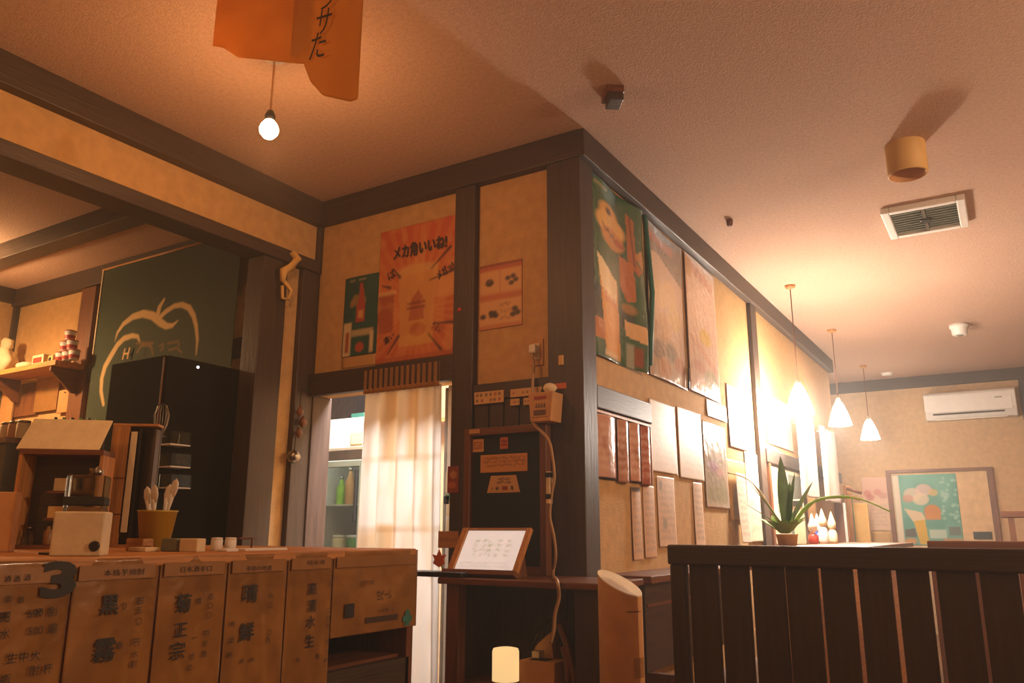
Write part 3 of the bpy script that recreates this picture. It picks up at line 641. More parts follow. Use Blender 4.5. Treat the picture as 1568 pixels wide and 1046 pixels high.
# hook and white bag hanging on the kitchen post, ornament on the post
def A(px, py, d=.03): u, v = PA.uv(px, py); return PA.P(u, v, d)
o = thing('hanging_towel', 'pale twisted cloth tied round the lower beam above the post', 'cloth', tuple(A(430, 425)))
MB().tube([A(437, 388, .05), A(443, 400, .06), A(434, 412, .06), A(422, 418, .06), A(421, 434, .055)], [.018, .024, .022, .022, .014], 12).build('knotted_cloth', 'lampcream', o)
MB().tube([A(423, 432, .055), A(434, 447, .055), A(431, 461, .055), A(421, 459, .055), A(421, 440, .055)], [.011, .011, .01, .01, .009], 10).build('loop', 'lampcream', o)
o = thing('wall_ornament', 'dark dried ornament with a small round bell hanging on the post', 'ornament', tuple(A(446, 640)))
MB().tube([A(452, 597, .04), A(462, 601, .07)], .004, 6).build('nail', 'black', o)
MB().tube([A(452, 600, .045), A(448, 640, .045), A(440, 690, .05)], .003, 6).build('cord', 'darkZ', o)
for k, (px, py, r) in enumerate(((449, 632, .02), (453, 648, .024), (447, 664, .02))): MB().lathe(A(px, py, .05)-np.array((0, 0, .03)), [(0, 0), (r*.6, .015), (r, .03), (r*.4, .055), (0, .065)], 12).build('dried_pod', 'brownZ', o)
MB().lathe(A(438, 700, .055)-np.array((0, 0, .035)), [(0, 0), (.025, .01), (.036, .035), (.025, .06), (0, .07)], 16).build('bell', 'steel', o)

# ------------------------------------------------------------------ POSTERS AND NOTES on the back wall
def beerglass(k, x, y, w_, h_, body='#d08a2a', foam='#e8d8b0'):
    k.poly([(x-w_*.42, y), (x+w_*.42, y), (x+w_*.5, y+h_*.78), (x-w_*.5, y+h_*.78)], body)
    k.rect(x-w_*.52, x+w_*.52, y+h_*.74, y+h_, foam); k.ell(x, y+h_, w_*.5, h_*.07, foam)
    k.stroke([(x-w_*.28, y+h_*.1), (x-w_*.32, y+h_*.7)], '#f0c870', w_*.05, .6)
def paint_teal(k):
    k.fill('#22524a').mottle('#1a3c3c', .6, 4); a = k.asp
    for cx, cy, r in ((.22, .70, .07), (.32, .74, .06), (.16, .66, .05), (.36, .68, .05)): k.ell(a*cx*1.6, cy, r*.8, r, '#9a7a3c', .8)
    k.poly([(a*.46, .90), (a*.56, .90), (a*.57, .72), (a*.64, .62), (a*.64, .42), (a*.38, .42), (a*.38, .62), (a*.45, .72)], '#a5432a'); k.rect(a*.44, a*.58, .46, .56, '#d09a5a')
    k.rect(a*.03, a*.26, 0, .42, '#cbbb96'); k.rect(a*.1, a*.2, .05, .3, '#9a4a2a'); k.rect(a*.27, a*.88, .24, .32, '#b0a484'); k.rect(a*.8, a*.9, .02, .28, '#cbbb96'); k.ell(a*.52, .1, a*.12, .06, '#b04a28')
    k.rect(a*.15, a*.3, .94, .965, '#a0a080', .7); k.rect(a*.42, a*.62, .94, .965, '#a0a080', .7)
o = sheet('teal_poster', PB, PB.rect((527, 428), (580, 418), (580, 540), (527, 548)), paint_teal, 'print', 40, 70, bulge(.004, .004))
tag(o, 'small teal bottle poster pinned left of the large orange poster', 'poster')
def paint_tan(k): k.fill('#c49a60').mottle('#b98f58', .4, 4)
o = sheet('tan_paper', PB, PB.rect((524, 540), (577, 535), (575, 558), (523, 566)), paint_tan, 'print', 10, 10, bulge(.002), .002); tag(o, 'plain tan paper under the small teal poster', 'paper')
def paint_mega(k):
    a = k.asp; k.fill('#c0622c').mottle('#cc7a3a', .6, 3); k.rect(0, a, .83, 1, '#bf5226', .7)
    cx, cy = a*.52, .36
    for i in range(36):
        t = 2*PI*i/36; k.poly([(cx, cy), (cx+1.3*math.cos(t), cy+1.3*math.sin(t)), (cx+1.3*math.cos(t+.08), cy+1.3*math.sin(t+.08))], '#d08c48', .35)
    k.rect(0, a*.22, .22, .52, '#8e3f22', .7); k.rect(a*.72, a, .42, .6, '#d29a58', .7); k.rect(0, a*.25, .5, .53, '#d8b070', .7)
    k.poly([(a*.32, .12), (a*.72, .12), (a*.78, .66), (a*.27, .66)], '#c8924a', .9); k.ell(a*.525, .66, a*.255, .035, '#c99a58', .9)
    k.rect(a*.3, a*.74, .10, .18, '#cf9a4a', .9); k.poly([(a*.42, .28), (a*.62, .28), (a*.60, .44), (a*.54, .50), (a*.46, .44)], '#a5522a', .8); k.rect(a*.40, a*.63, .40, .415, '#7a2f1c'); k.rect(a*.40, a*.63, .365, .38, '#7a2f1c')
    k.ell(a*.54, .21, a*.1, .05, '#b05a28', .8); k.mottle('#d8a45c', .35, 12)
    for q in (((a*.2, .69), (a*.29, .62)), ((a*.05, .58), (a*.16, .555)), ((a*.7, .64), (a*.93, .77)), ((a*.68, .555), (a*.99, .60)), ((a*.74, .235), (a*.98, .225)), ((a*.68, .17), (a*.84, .045)), ((a*.16, .06), (a*.3, .18))): k.stroke([(q[0][0], q[0][1], .004), (q[1][0], q[1][1], .011)], '#4a2418')
    k.rect(0, a, 0, .035, '#a84c22', .6)
rc = PB.rect((584, 358), (700, 328), (697, 545), (576, 556)); o = sheet('orange_poster', PB, rc, paint_mega, 'print', 90, 120, bulge(.004, .003)); tag(o, 'large orange drink poster with bold black Japanese lettering beside the door post', 'poster')
def pt(body, px, py, h, m='inkbrown', **k): u, v = PB.uv(px, py); return text('lettering', body, PB, u, v, h, m, o, d=.0145, **k)
pt('メカ角いいね!', 645, 380, .075, bold=.03, w=.34, rot=.02)
pt('メガッ!', 684, 415, .05, bold=.02, w=.105, rot=.42); pt('ば', 602, 421, .05, bold=.01, rot=.35); pt('濃い', 598, 519, .035, bold=.02, rot=.5); pt('うまい', 672, 502, .04, rot=-.55, w=.07)
def paint_red(k):
    a = k.asp; k.fill('#c98f58'); k.rect(0, a, .90, 1, '#b05030', .8); k.rect(0, a, .955, 1, '#5a2a1a', .5); k.rect(0, a, .44, .52, '#b55a35', .7); k.rect(0, a, 0, .05, '#b0603a', .5)
    k.rect(a*.03, a*.97, .55, .88, '#cf9f68'); k.rect(a*.03, a*.97, .07, .42, '#cf9f68'); k.stroke([(a*.5, .55), (a*.5, .88)], '#a86a40', .004)
    k.ell(a*.25, .71, a*.1, .055, '#3d2b20'); k.ell(a*.24, .74, a*.06, .03, '#6a4a34')
    for x, y in ((.68, .74), (.8, .76), (.76, .66), (.86, .7)): k.ell(a*x, y, a*.06, .035, '#4a3226')
    for x, y in ((.1, .2), (.3, .24), (.4, .2), (.84, .26), (.9, .2), (.8, .18)): k.ell(a*x, y, a*.07, .04, '#4a3428')
    k.rect(a*.25, a*.42, .17, .27, '#3d2b20'); k.scribble(a*.5, a*.75, .1, .4, '#8a5a3a', 3)
o = sheet('red_notice', PB, PB.rect((736, 407), (800, 398), (800, 500), (733, 505)), paint_red, 'print', 50, 70, bulge(.003)); tag(o, 'pale notice with red heading bars and small pictures on the right plaster panel', 'notice')
# socket, plug, cable and the red button, yellow tag
def Bp(px, py, d=0): u, v = PB.uv(px, py); return PB.P(u, v, d)
c = Bp(823, 540); o = thing('wall_socket', 'white wall socket plate on the right plaster panel', 'socket', tuple(c))
bx(c[0]-.034, c[0]+.034, YB-.008, YB, c[2]-.062, c[2]+.062).build('plate', 'kraft2', o, bev=.003); bx(c[0]-.018, c[0]+.018, YB-.014, YB-.008, c[2]-.035, c[2]+.04).build('outlet_face', 'cream', o, bev=.002)
o = thing('power_cable', 'pale cable with plug running from the wall socket down past the blackboard', 'cable', tuple(Bp(823, 538, .02)))
bx(c[0]-.02, c[0]+.016, YB-.05, YB-.014, c[2]-.012, c[2]+.03).build('plug', 'whiteplastic', o, bev=.008)
pts = [Bp(822, 545, .045), Bp(824, 560, .04), Bp(826, 590, .06), Bp(829, 625, .08), Bp(833, 650, .1)]+[onY(px, py, YB-.13) for px, py in ((839, 672), (846, 700), (849, 730), (845, 755), (842, 790), (848, 820), (851, 850), (847, 880))]+[onY(px, py, 2.60) for px, py in ((853, 890), (856, 915), (850, 940), (848, 965), (843, 985))]
def smooth(pts, n=5):
    out = []
    for i in range(len(pts)-1):
        p0, p1, p2, p3 = pts[max(i-1, 0)], pts[i], pts[i+1], pts[min(i+2, len(pts)-1)]
        for j in range(n):
            t = j/n; out.append(.5*((2*p1)+(-p0+p2)*t+(2*p0-5*p1+4*p2-p3)*t*t+(-p0+3*p1-3*p2+p3)*t**3))
    return out+[pts[-1]]
M['cable'] = mat('cable', '#a8835a', .5, var=.05)
MB().tube(smooth(pts), .0065, 8).build('cable', 'cable', o)
q0_, q1_ = onY(842, 722, YB-.125), onY(842, 772, YB-.125)
bx(q0_[0]-.012, q0_[0]+.008, YB-.14, YB-.115, q1_[2], q0_[2]).build('inline_adapter', 'cream', o, bev=.004)
for z in (q0_[2]-.015, q1_[2]+.03): bx(q0_[0]-.0135, q0_[0]+.0095, YB-.142, YB-.113, z-.01, z+.01).build('black_clip', 'black', o)
c = Bp(712, 478, .045); tag(MB().lathe(c, [(.010, 0), (.010, .006), (0, .009)], 14, (1, 0, 0), (0, 0, 1), (0, -1, 0)).build('red_pin', 'red'), 'round red pin on the post right of the orange poster', 'pin')
c = Bp(868, 555, .05); tag(bx(c[0]-.012, c[0]+.012, YB-.058, YB-.05, c[2]-.022, c[2]+.022).build('yellow_tag', 'lampcream', bev=.003), 'small yellow tag on the corner post', 'tag')
def dots(cols, rows=2):
    def f(k):
        k.fill('#cfa772'); 
        for r in range(rows):
            for i in range(6):
                x = k.asp*(.1+.15*i+random.uniform(-.02, .02)); y = .28+.45*r if rows == 2 else .5
                if random.random() < .8: k.ell(x, y, .12, .13, random.choice(cols), .85)
    return f
for n, (pp, lab) in enumerate((((733, 603, 778, 599, 778, 617, 733, 622), 'picture strip, left of three under the right plaster panel'), ((788, 598, 836, 594, 836, 606, 788, 611), 'picture strip, upper right under the plaster panel'), ((788, 613, 802, 612, 802, 622, 788, 623), 'tiny square label below the upper right picture strip'), ((808, 611, 836, 609, 836, 620, 808, 622), 'short picture strip at lower right under the plaster panel'))):
    rc = PB.rect(*[(pp[i], pp[i+1]) for i in range(0, 8, 2)])
    o = sheet('label_strip', PB, rc, dots(('#3a3a34', '#a83a2a', '#5a4a38', '#8a3a2a'), 2 if n == 0 else 1), 'print', 50, 18, None, .037); tag(o, lab, 'label', 'picture labels above the blackboard')
# small tan carton with printed front, on the corner post
u0, u1, v0, v1 = PB.rect((836, 612), (874, 604), (870, 651), (834, 652)); zc = (v0+v1)/2
o = thing('paper_pail', 'tan paper pail with dark block print hanging on the corner post', 'pail', ((u0+u1)/2, YB-.12, v0))
MB().prism([(u0+.012, v0), (u1-.012, v0), (u1, v1), (u0, v1)], (0, YB-.15, 0), (1, 0, 0), (0, 0, 1), (0, 1, 0), .095).build('pail_body', 'kraft2', o, bev=.003)
PP = Plane((0, YB-.151, 0), (1, 0, 0), (0, 0, 1), (0, -1, 0))
MB().add([PP.P(u0+.03, v1-.03, .001), PP.P(u1-.03, v1-.03, .001), PP.P(u1-.03, v1-.018, .001), PP.P(u0+.03, v1-.018, .001)], [(0, 1, 2, 3)]).build('red_print', 'redink', o)
def paint_pail(k):
    k.fill('#c08d55'); a = k.asp
    for i in range(4): x = a*(.22+.17*i); k.stroke([(x, .62), (x+.05, .86), (x+.1, .62), (x+.02, .7)], '#4a2a1c', .035)
    for i in range(5): x = a*(.12+.155*i); k.stroke([(x, .14), (x, .42), (x+.11, .40), (x+.1, .16), (x, .16)], '#4a2418', .045)
sheet('block_print', PP, (u0+.022, u1-.022, v0+.018, v1-.04), paint_pail, 'print', 44, 40, None, .001, o)
blob('white_knob', ((u0+u1)/2+.02, YB-.10, v1-.005), (.03, .03, .025), 'cream', 9, o, 2, .1)
bx((u0+u1)/2-.05, (u0+u1)/2-.044, YB-.055, YB-.05, v1-.02, v1+.03).build('hook', 'black', o)
c = Bp(866, 594, .052); tag(bx(c[0]-.03, c[0]+.03, YB-.056, YB-.05, c[2]-.012, c[2]+.012).build('red_sticker', 'orange'), 'faint red sticker on the corner post above the paper pail', 'sticker')
rc = PB.rect((695, 716), (712, 714), (712, 755), (695, 757))
def paint_rp(k): k.fill('#8a3f22'); k.ell(k.asp*.5, .68, .16, .14, '#c08a5a', .8); k.ell(k.asp*.4, .3, .2, .12, '#c06a3a', .8)
tag(sheet('red_picture', PB, rc, paint_rp, 'print', 20, 30, None, .05), 'small reddish picture on the post left of the blackboard', 'picture')
rc = PB.rect((681, 815), (712, 812), (712, 838), (681, 840)); tag(sheet('tan_note', PB, rc, lambda k: (k.fill('#b98346'), k.scribble(.1, k.asp*.9, .3, .7, '#8a5a30', 1)), 'print', 20, 16, None, .05), 'tan note on the post behind the menu stand', 'note')

# ------------------------------------------------------------------ DOOR, CURTAIN, STOREROOM
PD = Plane((0, YB+.02, 0), (1, 0, 0), (0, 0, 1), (0, -1, 0))
a, b = PD.uv(684, 620)[0], PD.uv(693, 620)[0]
o = struct(bx(a, b, YB+.03, YB+.07, 0, DZ-.02).build('door_1', 'white', bev=.003)); bx(a-.02, a-.004, YB+.035, YB+.06, 0, DZ-.03).build('guide_rail', 'steel', o)
for k, (px, y0, y1, m) in enumerate(((687, 722, 754, 'cream'), (687, 757, 766, 'green'), (688, 768, 790, 'cream'), (684, 760, 772, 'black'), (688, 795, 822, 'cream'))):
    p, q = onY(px, y0, YB+.02), onY(px, y1, YB+.02); bx(p[0]-.016, p[0]+.014, YB+.02, YB+.03, q[2], p[2]).build('sticker', m, o)
u0, u1 = PD.uv(568, 640)[0], PD.uv(684, 640)[0]; vt = PD.uv(620, 580)[1]
def paint_cur(k):
    k.fill('#f3efe9'); a = k.asp
    for x0, x1, y0, y1, al in ((.28, .40, .80, 1, .75), (.56, .72, .80, 1, .7), (.42, .47, .55, .8, .6), (.0, .2, .46, .60, .55), (.26, .40, .46, .62, .7), (.26, .40, .33, .47, .75), (.43, .48, .2, .62, .7), (.78, .82, .6, 1, .5), (.0, .05, .2, .45, .5), (.2, .24, .1, .45, .35)):
        k.rect(a*x0, a*x1, y0, y1, '#dfc59c', al*.9)
    for y in (.46, .605, .33, .2, .1, .8): k.rect(0, a*.45 if y < .5 else a, y, y+.006, '#c9a878', .5)
    k.mottle('#e4d8c4', .4, 14)
cz0 = .06
o = sheet('lace_curtain', PD, (u0, u1, cz0, vt-.06), paint_cur, 'sheer', 120, 120, lambda S, T: .022*np.sin(2*PI*4.3*S+.8*np.sin(2.2*T))*(1.1-.5*T)+.01*np.sin(2*PI*9*S)*(1-T)+.04, .0, None, .001, lambda S, T: (S-.03*(1-T)*(1-S)+0.0*T+.06*(1-T)*S, T))
tag(o, 'sheer white checked curtain hanging in the storeroom doorway', 'curtain')
def paint_head(k):
    k.fill('#c99a5a'); a = k.asp
    for i in range(16): k.rect(a*i/16, a*(i+.35)/16, 0, 1, '#b5854a', .5)
    k.rect(0, a, 0, .1, '#8e5f2c', .5)
sheet('gathered_heading', PD, (u0+.0, u1+.0, vt-.07, vt+.05), paint_head, 'sheer', 100, 14, lambda S, T: .003*np.sin(2*PI*14*S)+.066, .0, o)
MB().tube([PD.P(u0-.12, vt+.02, .05), PD.P(u1+.05, vt+.02, .05)], .008).build('curtain_rod', 'white', o)
# upright white fridge beyond the door
PR = Plane((0, 4.12, 0), (1, 0, 0), (0, 0, 1), (0, -1, 0))
gx0, gx1 = -4.2, PR.uv(569, 700)[0]; gz1, gzh, gzs = PR.uv(530, 640)[1], PR.uv(530, 690)[1], PR.uv(530, 702)[1]
o = thing('upright_fridge', 'white upright display fridge with a glass door, seen through the doorway', 'fridge', ((gx0+gx1)/2, 4.4, 0))
bx(gx0, gx0+.03, 4.14, 4.72, .08, gz1).build('side_wall', 'white', o); bx(gx1-.03, gx1, 4.14, 4.72, .08, gz1).build('side_wall', 'white', o); bx(gx0+.03, gx1-.03, 4.69, 4.72, .08, gz1).build('back_wall', 'white', o)
bx(gx0, gx1, 4.12, 4.69, gzh, gz1).build('header', 'white', o, bev=.02); bx(gx0+.01, gx1-.002, 4.125, 4.2, gzs-.012, gzh).build('grey_strip', 'steel', o)
bx(gx0, gx1, 4.12, 4.7, 0, .2).build('base', 'white', o, bev=.01)
M['fridgefill'] = glow('fridge_fill_glow', (.95, 1, .9), 7); bx(gx0+.06, gx1-.08, 4.15, 4.18, gzs-.05, gzs-.025).build('added_fill_strip', 'fridgefill', o)  # glowing strip added to brighten the fridge interior, not a known lamp
c = PR.uv(548, 670); bx(c[0]-.055, c[0]+.05, 4.112, 4.12, c[1]-.045, c[1]+.035).build('yellow_sticker', mat('pale_yellow', '#e0d69a', .5), o)
c = PR.uv(544, 641); bx(c[0]-.06, c[0]+.06, 4.14, 4.25, gz1, gz1+.03).build('vent_cap', 'teal', o, bev=.004)
fz0, fz1 = .22, gzs-.02; dr = PR.uv(558, 760)[0]
for (a, b, c, d) in ((gx0+.01, gx0+.05, fz0, fz1), (dr-.03, gx1-.035, fz0, fz1), (gx0+.05, dr-.03, fz0, fz0+.05), (gx0+.05, dr-.03, fz1-.04, fz1)): dfr = bx(a, b, 4.09, 4.125, c, d).build('door_frame', 'grey', o, bev=.003)
bx(gx0+.05, dr-.03, 4.105, 4.112, fz0+.05, fz1-.04).build('glass_pane', 'acrylic', dfr)
bx(dr-.055, dr-.035, 4.07, 4.09, PR.uv(540, 800)[1], PR.uv(540, 720)[1]).build('door_handle', 'black', dfr, bev=.005)
shz = [PR.uv(530, 772)[1], PR.uv(530, 850)[1], .6]
for z in shz: bx(gx0+.03, gx1-.03, 4.16, 4.6, z-.008, z).build('wire_shelf', 'white', o)
for k in range(4):
    x = gx1-.09-.1*k; bottle(x, 4.24+.02*(k % 2), shz[0], .2+.03*(k % 3), .034, ('green', 'glass', 'kraft2', 'lime', 'green', 'glass')[k], '%s bottle from the right on the upper fridge shelf' % ('first', 'second', 'third', 'fourth', 'fifth', 'sixth')[k], 'steel', group='bottles in the upright fridge')
for k in range(3):
    x = gx1-.12-.13*k; jar('food_tub', x, 4.26, shz[1], .055, .13, ('white', 'green', 'cream', 'white')[k], '%s tub from the right on the middle fridge shelf' % ('first', 'second', 'third', 'fourth')[k], 'tub', 'white')
o = thing('storage_shelf', 'brown wooden shelf high up beyond the doorway', 'shelf', (-3.3, 4.9, 1.9))
bx(-4.4, -2.9, 4.78, 5.0, 1.9, 1.93).build('shelf_board', 'paleX', o); 
for x in (-4.2, -3.1): bx(x, x+.02, 4.82, 5.0, 1.78, 1.9).build('bracket', 'brownY', o)

# ------------------------------------------------------------------ CABINET below the blackboard
kx0, kx1, ky0, kz = -1.925, -1.265, 2.636, .925
o = thing('hall_cabinet', 'dark open wooden cabinet under the blackboard', 'cabinet', ((kx0+kx1)/2, 2.83, 0))
bx(kx0-.03, kx1+.02, ky0-.02, YB-.06, kz-.024, kz).build('cabinet_top', 'brownX', o, bev=.004)
bx(kx0, kx0+.06, ky0, ky0+.05, 0, kz-.024).build('leg', 'brownZ', o, bev=.003); bx(kx1-.1, kx1, ky0, ky0+.05, 0, kz-.024).build('leg', 'darkZ', o, bev=.003)
bx(kx0, kx0+.02, ky0+.05, YB-.065, 0, kz-.024).build('side_panel', 'darkZ', o); bx(kx1-.02, kx1, ky0+.05, YB-.065, 0, kz-.024).build('side_panel', 'darkZ', o)
bx(kx0+.02, kx1-.02, YB-.085, YB-.065, .02, kz-.024).build('back_panel', 'darkZ', o); bx(kx0+.02, kx1-.02, ky0+.02, YB-.085, .52, .54).build('inner_shelf', 'brownX', o)
bx(kx0+.02, kx1-.02, ky0+.02, YB-.085, .06, .08).build('bottom_shelf', 'brownX', o)
# black tray on the top, reaching past its left end
tag(bx(kx0-.2, kx0+.08, 2.62, 2.72, kz, kz+.02).build('black_tray', 'black', bev=.004), 'flat black tray reaching over the left end of the cabinet top', 'tray')
# framed blackboard standing against the wall
PK = Plane((0, YB-.095, 0), (1, 0, 0), (0, 0, 1), (0, -1, 0))
u0, u1 = PK.uv(711, 700)[0], PK.uv(837, 700)[0]; v1 = PK.uv(770, 653)[1]; v0 = kz
o = thing('blackboard', 'wood framed blackboard with paper notes standing on the cabinet', 'blackboard', ((u0+u1)/2, YB-.08, kz))
fw = .033
for (a, b, c, d) in ((u0, u0+fw, v0, v1), (u1-fw, u1, v0, v1), (u0+fw, u1-fw, v1-fw, v1), (u0+fw, u1-fw, v0, v0+fw)): bx(a, b, YB-.1, YB-.055, c, d).build('frame', 'brownZ' if d-c > .2 else 'brownX', o, bev=.004)
bx(u0+fw, u1-fw, YB-.075, YB-.06, v0+fw, v1-fw).build('slate', 'slate', o)
PS = Plane((0, YB-.075, 0), (1, 0, 0), (0, 0, 1), (0, -1, 0))
for n, (pp, pf, lab, nm) in enumerate((
    ((723, 673, 741, 672, 741, 692, 723, 693), lambda k: (k.fill('#cf9a5c'), k.scribble(.15, k.asp-.15, .2, .8, '#9a4a2a', 3, .03)), 'small square tan note at the top left of the blackboard', 'paper_note'),
    ((766, 670, 778, 669, 778, 687, 766, 688), lambda k: (k.fill('#c06a35'), k.scribble(.15, k.asp-.1, .2, .8, '#8a2f1c', 2, .04)), 'small orange note at the top of the blackboard', 'paper_note'),
    ((736, 698, 808, 693, 808, 721, 736, 725), lambda k: (k.fill('#cf9350'), k.scribble(.2, k.asp-.2, .3, .9, '#7a4a24', 3, .02)), 'wide tan note with three lines of writing on the blackboard', 'paper_note'))):
    o2 = sheet(nm, PS, PS.rect(*[(pp[i], pp[i+1]) for i in range(0, 8, 2)]), pf, 'print', 50, 24, bulge(.002), .002); tag(o2, lab, 'note', 'notes on the blackboard')
c = PK.uv(728, 661); o2 = bx(c[0]-.028, c[0]+.028, YB-.103, YB-.1, c[1]-.009, c[1]+.009).build('label_strip', 'kraft2', o)
uv = [PS.uv(*p) for p in ((752, 729), (790, 729), (797, 754), (746, 756))]
def paint_trap(k):
    k.fill('#cda06a'); k.scribble(k.asp*.28, k.asp*.75, .5, .9, '#4a3626', 2, .03); k.ell(k.asp*.3, .26, .12, .1, '#4a4a40'); k.rect(k.asp*.46, k.asp*.64, .15, .38, '#8a2c24'); k.ell(k.asp*.78, .27, .1, .13, '#3a3a3a'); k.ell(k.asp*.14, .26, .05, .05, '#7a5a3a')
o2 = sheet('paper_note', PS, (uv[3][0], uv[2][0], uv[2][1], uv[0][1]), paint_trap, 'print', 50, 30, None, .003, None, .0012, lambda S, T: (.5+(S-.5)*(1-.24*T), T)); tag(o2, 'tan note wider at its foot, with small pictures, lowest on the blackboard', 'note', 'notes on the blackboard')
# menu stand: slanted easel with a white sheet
Ym = 2.70; a0, a1, b0, b1 = onY(687, 872, Ym), onY(790, 879, Ym), onY(713, 809, Ym+.085), onY(814, 810, Ym+.085)
zb = kz+.012; w_ = a1[0]-a0[0]
o = thing('menu_stand', 'slanted wooden stand with a bright white menu screen on the cabinet', 'stand', ((a0[0]+a1[0])/2, Ym+.05, kz))
A0 = np.array((a0[0]+.01, Ym, zb)); Ux = np.array((1., 0.03, 0)); Ux /= np.linalg.norm(Ux)
tp = np.array(((b0[0]+b1[0])/2, Ym+.085, (b0[2]+b1[2])/2)); bt = np.array(((a0[0]+a1[0])/2, Ym, zb)); Vd = tp-bt; hh = np.linalg.norm(Vd); Vd /= hh
shx = Vd[0]; Nn = np.cross(Ux, Vd); Nn /= np.linalg.norm(Nn)
if Nn[1] > 0: Nn = -Nn
PM = Plane(bt, Ux, Vd, Nn); W2 = w_/2
def pmbox(name, u0, u1, v0, v1, d0, d1, m, par, bev=.002): return MB().add([PM.P(u, v, d) for u in (u0, u1) for v in (v0, v1) for d in (d0, d1)], [(0, 1, 3, 2), (4, 6, 7, 5), (0, 4, 5, 1), (2, 3, 7, 6), (0, 2, 6, 4), (1, 5, 7, 3)]).build(name, m, par, bev=bev)
pmbox('back_board', -W2+.012, W2-.012, .01, hh, -.012, -.004, 'paleX', o)
pmbox('side_rail', -W2-.005, -W2+.022, .0, hh, -.012, .01, 'paleZ', o); pmbox('side_rail', W2-.02, W2, .0, hh, -.012, .01, 'paleZ', o); pmbox('top_rail', -W2+.022, W2-.02, hh-.008, hh, -.012, .008, 'paleX', o)
pmbox('lower_ledge', -W2-.01, W2+.005, -.012, .008, -.012, .03, 'brownX', o)
MB().prism([(0, 0), (.13, 0), (.085, hh*.86)], (bt[0]+W2-.05, Ym+.02, kz), (0, 1, 0), (0, 0, 1), (1, 0, 0), .012).build('strut', 'brownZ', o)
MB().prism([(0, 0), (.13, 0), (.085, hh*.86)], (bt[0]-W2+.04, Ym+.02, kz), (0, 1, 0), (0, 0, 1), (1, 0, 0), .012).build('strut', 'brownZ', o)
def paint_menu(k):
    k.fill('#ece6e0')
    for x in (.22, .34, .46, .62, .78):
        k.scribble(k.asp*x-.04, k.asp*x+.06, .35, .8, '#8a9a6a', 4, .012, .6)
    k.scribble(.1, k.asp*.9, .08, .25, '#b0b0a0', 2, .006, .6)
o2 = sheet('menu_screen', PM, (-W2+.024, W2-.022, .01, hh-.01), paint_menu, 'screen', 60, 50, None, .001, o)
p = onY(682, 842, 2.72); q = thing('dried_leaf', 'small reddish dried leaf on the black tray left of the menu stand', 'leaf', (p[0], 2.68, kz+.02))
MB().tube([(p[0]+.02, 2.68, kz+.02), (p[0]+.005, 2.68, kz+.06), (p[0]-.005, 2.68, kz+.075)], .003, 6).build('stem', 'brownZ', q)
MB().prism([(0, 0), (.03, .015), (.022, .03), (.035, .05), (.012, .045), (0, .07), (-.012, .045), (-.035, .05), (-.022, .03), (-.03, .015)], (p[0], 2.677, kz+.035), (1, 0, 0), (0, 0, 1), (0, 1, 0), .004).build('leaf_blade', 'orange', q)
c = onY(700, 850, 2.78); tag(bx(c[0]-.03, c[0]+.03, 2.77, 2.80, kz, kz+.075).build('black_box', 'black', bev=.003), 'small black box behind the menu stand', 'box')
# glowing lamp, paper box, bag and hanging cloth straps inside the cabinet
l0, l1 = onY(757, 990, 2.70), onY(792, 990, 2.70)
lx, lr = (l0[0]+l1[0])/2, (l1[0]-l0[0])/2; lt = l0[2]
o = thing('night_lamp', 'glowing cream night lamp on the shelf inside the dark cabinet', 'lamp', (lx, 2.70, .54))
MB().lathe((lx, 2.70, .54), [(lr*.9, 0), (lr*.95, .012), (lr*.95, .02)], 24).build('base', 'brownX', o)
M['nightglow'] = glow('night_glow', (1, .66, .28), .95)
MB().lathe((lx, 2.70, .56), [(lr, 0), (lr, (lt-.56)*.88), (lr*.93, (lt-.56)*.97), (lr*.6, lt-.56), (0, lt-.558)], 28).build('lamp_body', 'nightglow', o)
c0, c1 = onY(797, 1020, 2.70), onY(851, 1020, 2.70)
o = thing('tissue_box', 'tan paper box with a dark opening beside the night lamp', 'box', ((c0[0]+c1[0])/2, 2.74, .54)); cx_ = (c0[0]+c1[0])/2; cw = c1[0]-c0[0]; cz = onY(820, 1012, 2.70)[2]
bx(c0[0], c1[0], 2.69, 2.79, .54, cz).build('box_body', 'kraft2', o, bev=.004); bx(cx_-.04, cx_+.03, 2.71, 2.76, cz, cz+.002).build('opening', 'ink', o); bx(c0[0]+.02, c0[0]+.05, 2.75, 2.79, cz+.002, cz+.025).build('paper_flap', 'cream', o)
o = thing('paper_bag', 'tan folded paper bag standing behind the paper box', 'bag', (-1.49, 2.86, .54))
p0_, p1_, p2_ = onY(815, 1010, 2.84), onY(846, 955, 2.84), onY(852, 1010, 2.84)
MB().prism([(p0_[0], .54), (p2_[0], .54), (p2_[0], p2_[2]), (p1_[0], p1_[2]-.03), (p0_[0]+.02, p0_[2]+.05)], (0, 2.82, 0), (1, 0, 0), (0, 0, 1), (0, 1, 0), .06).build('bag_body', 'kraft2', o, bev=.003)
MB().tube([onY(812, 1000, 2.81), onY(826, 965, 2.81), onY(842, 948, 2.81)], .006, 6).build('handle', 'black', o)
o = thing('cloth_strap', 'brown folded strap hanging at the right side inside the cabinet', 'strap', tuple(onY(862, 960, 2.66)))
for (pa, pb, pc) in (((856, 955), (870, 995), (880, 1046)), ((862, 990), (868, 1015), (870, 1046))):
    p = [onY(*v, 2.70) for v in (pa, pb, pc)]; MB().tube(smooth([np.array(v) for v in p]), [.012]*11, 8).build('strap_band', 'brownZ', o)
MB().tube([onY(856, 955, 2.70), onY(866, 950, 2.72), (onY(866, 950, 2.72)[0], 2.75, .9)], .004, 6).build('hanger', 'black', o)

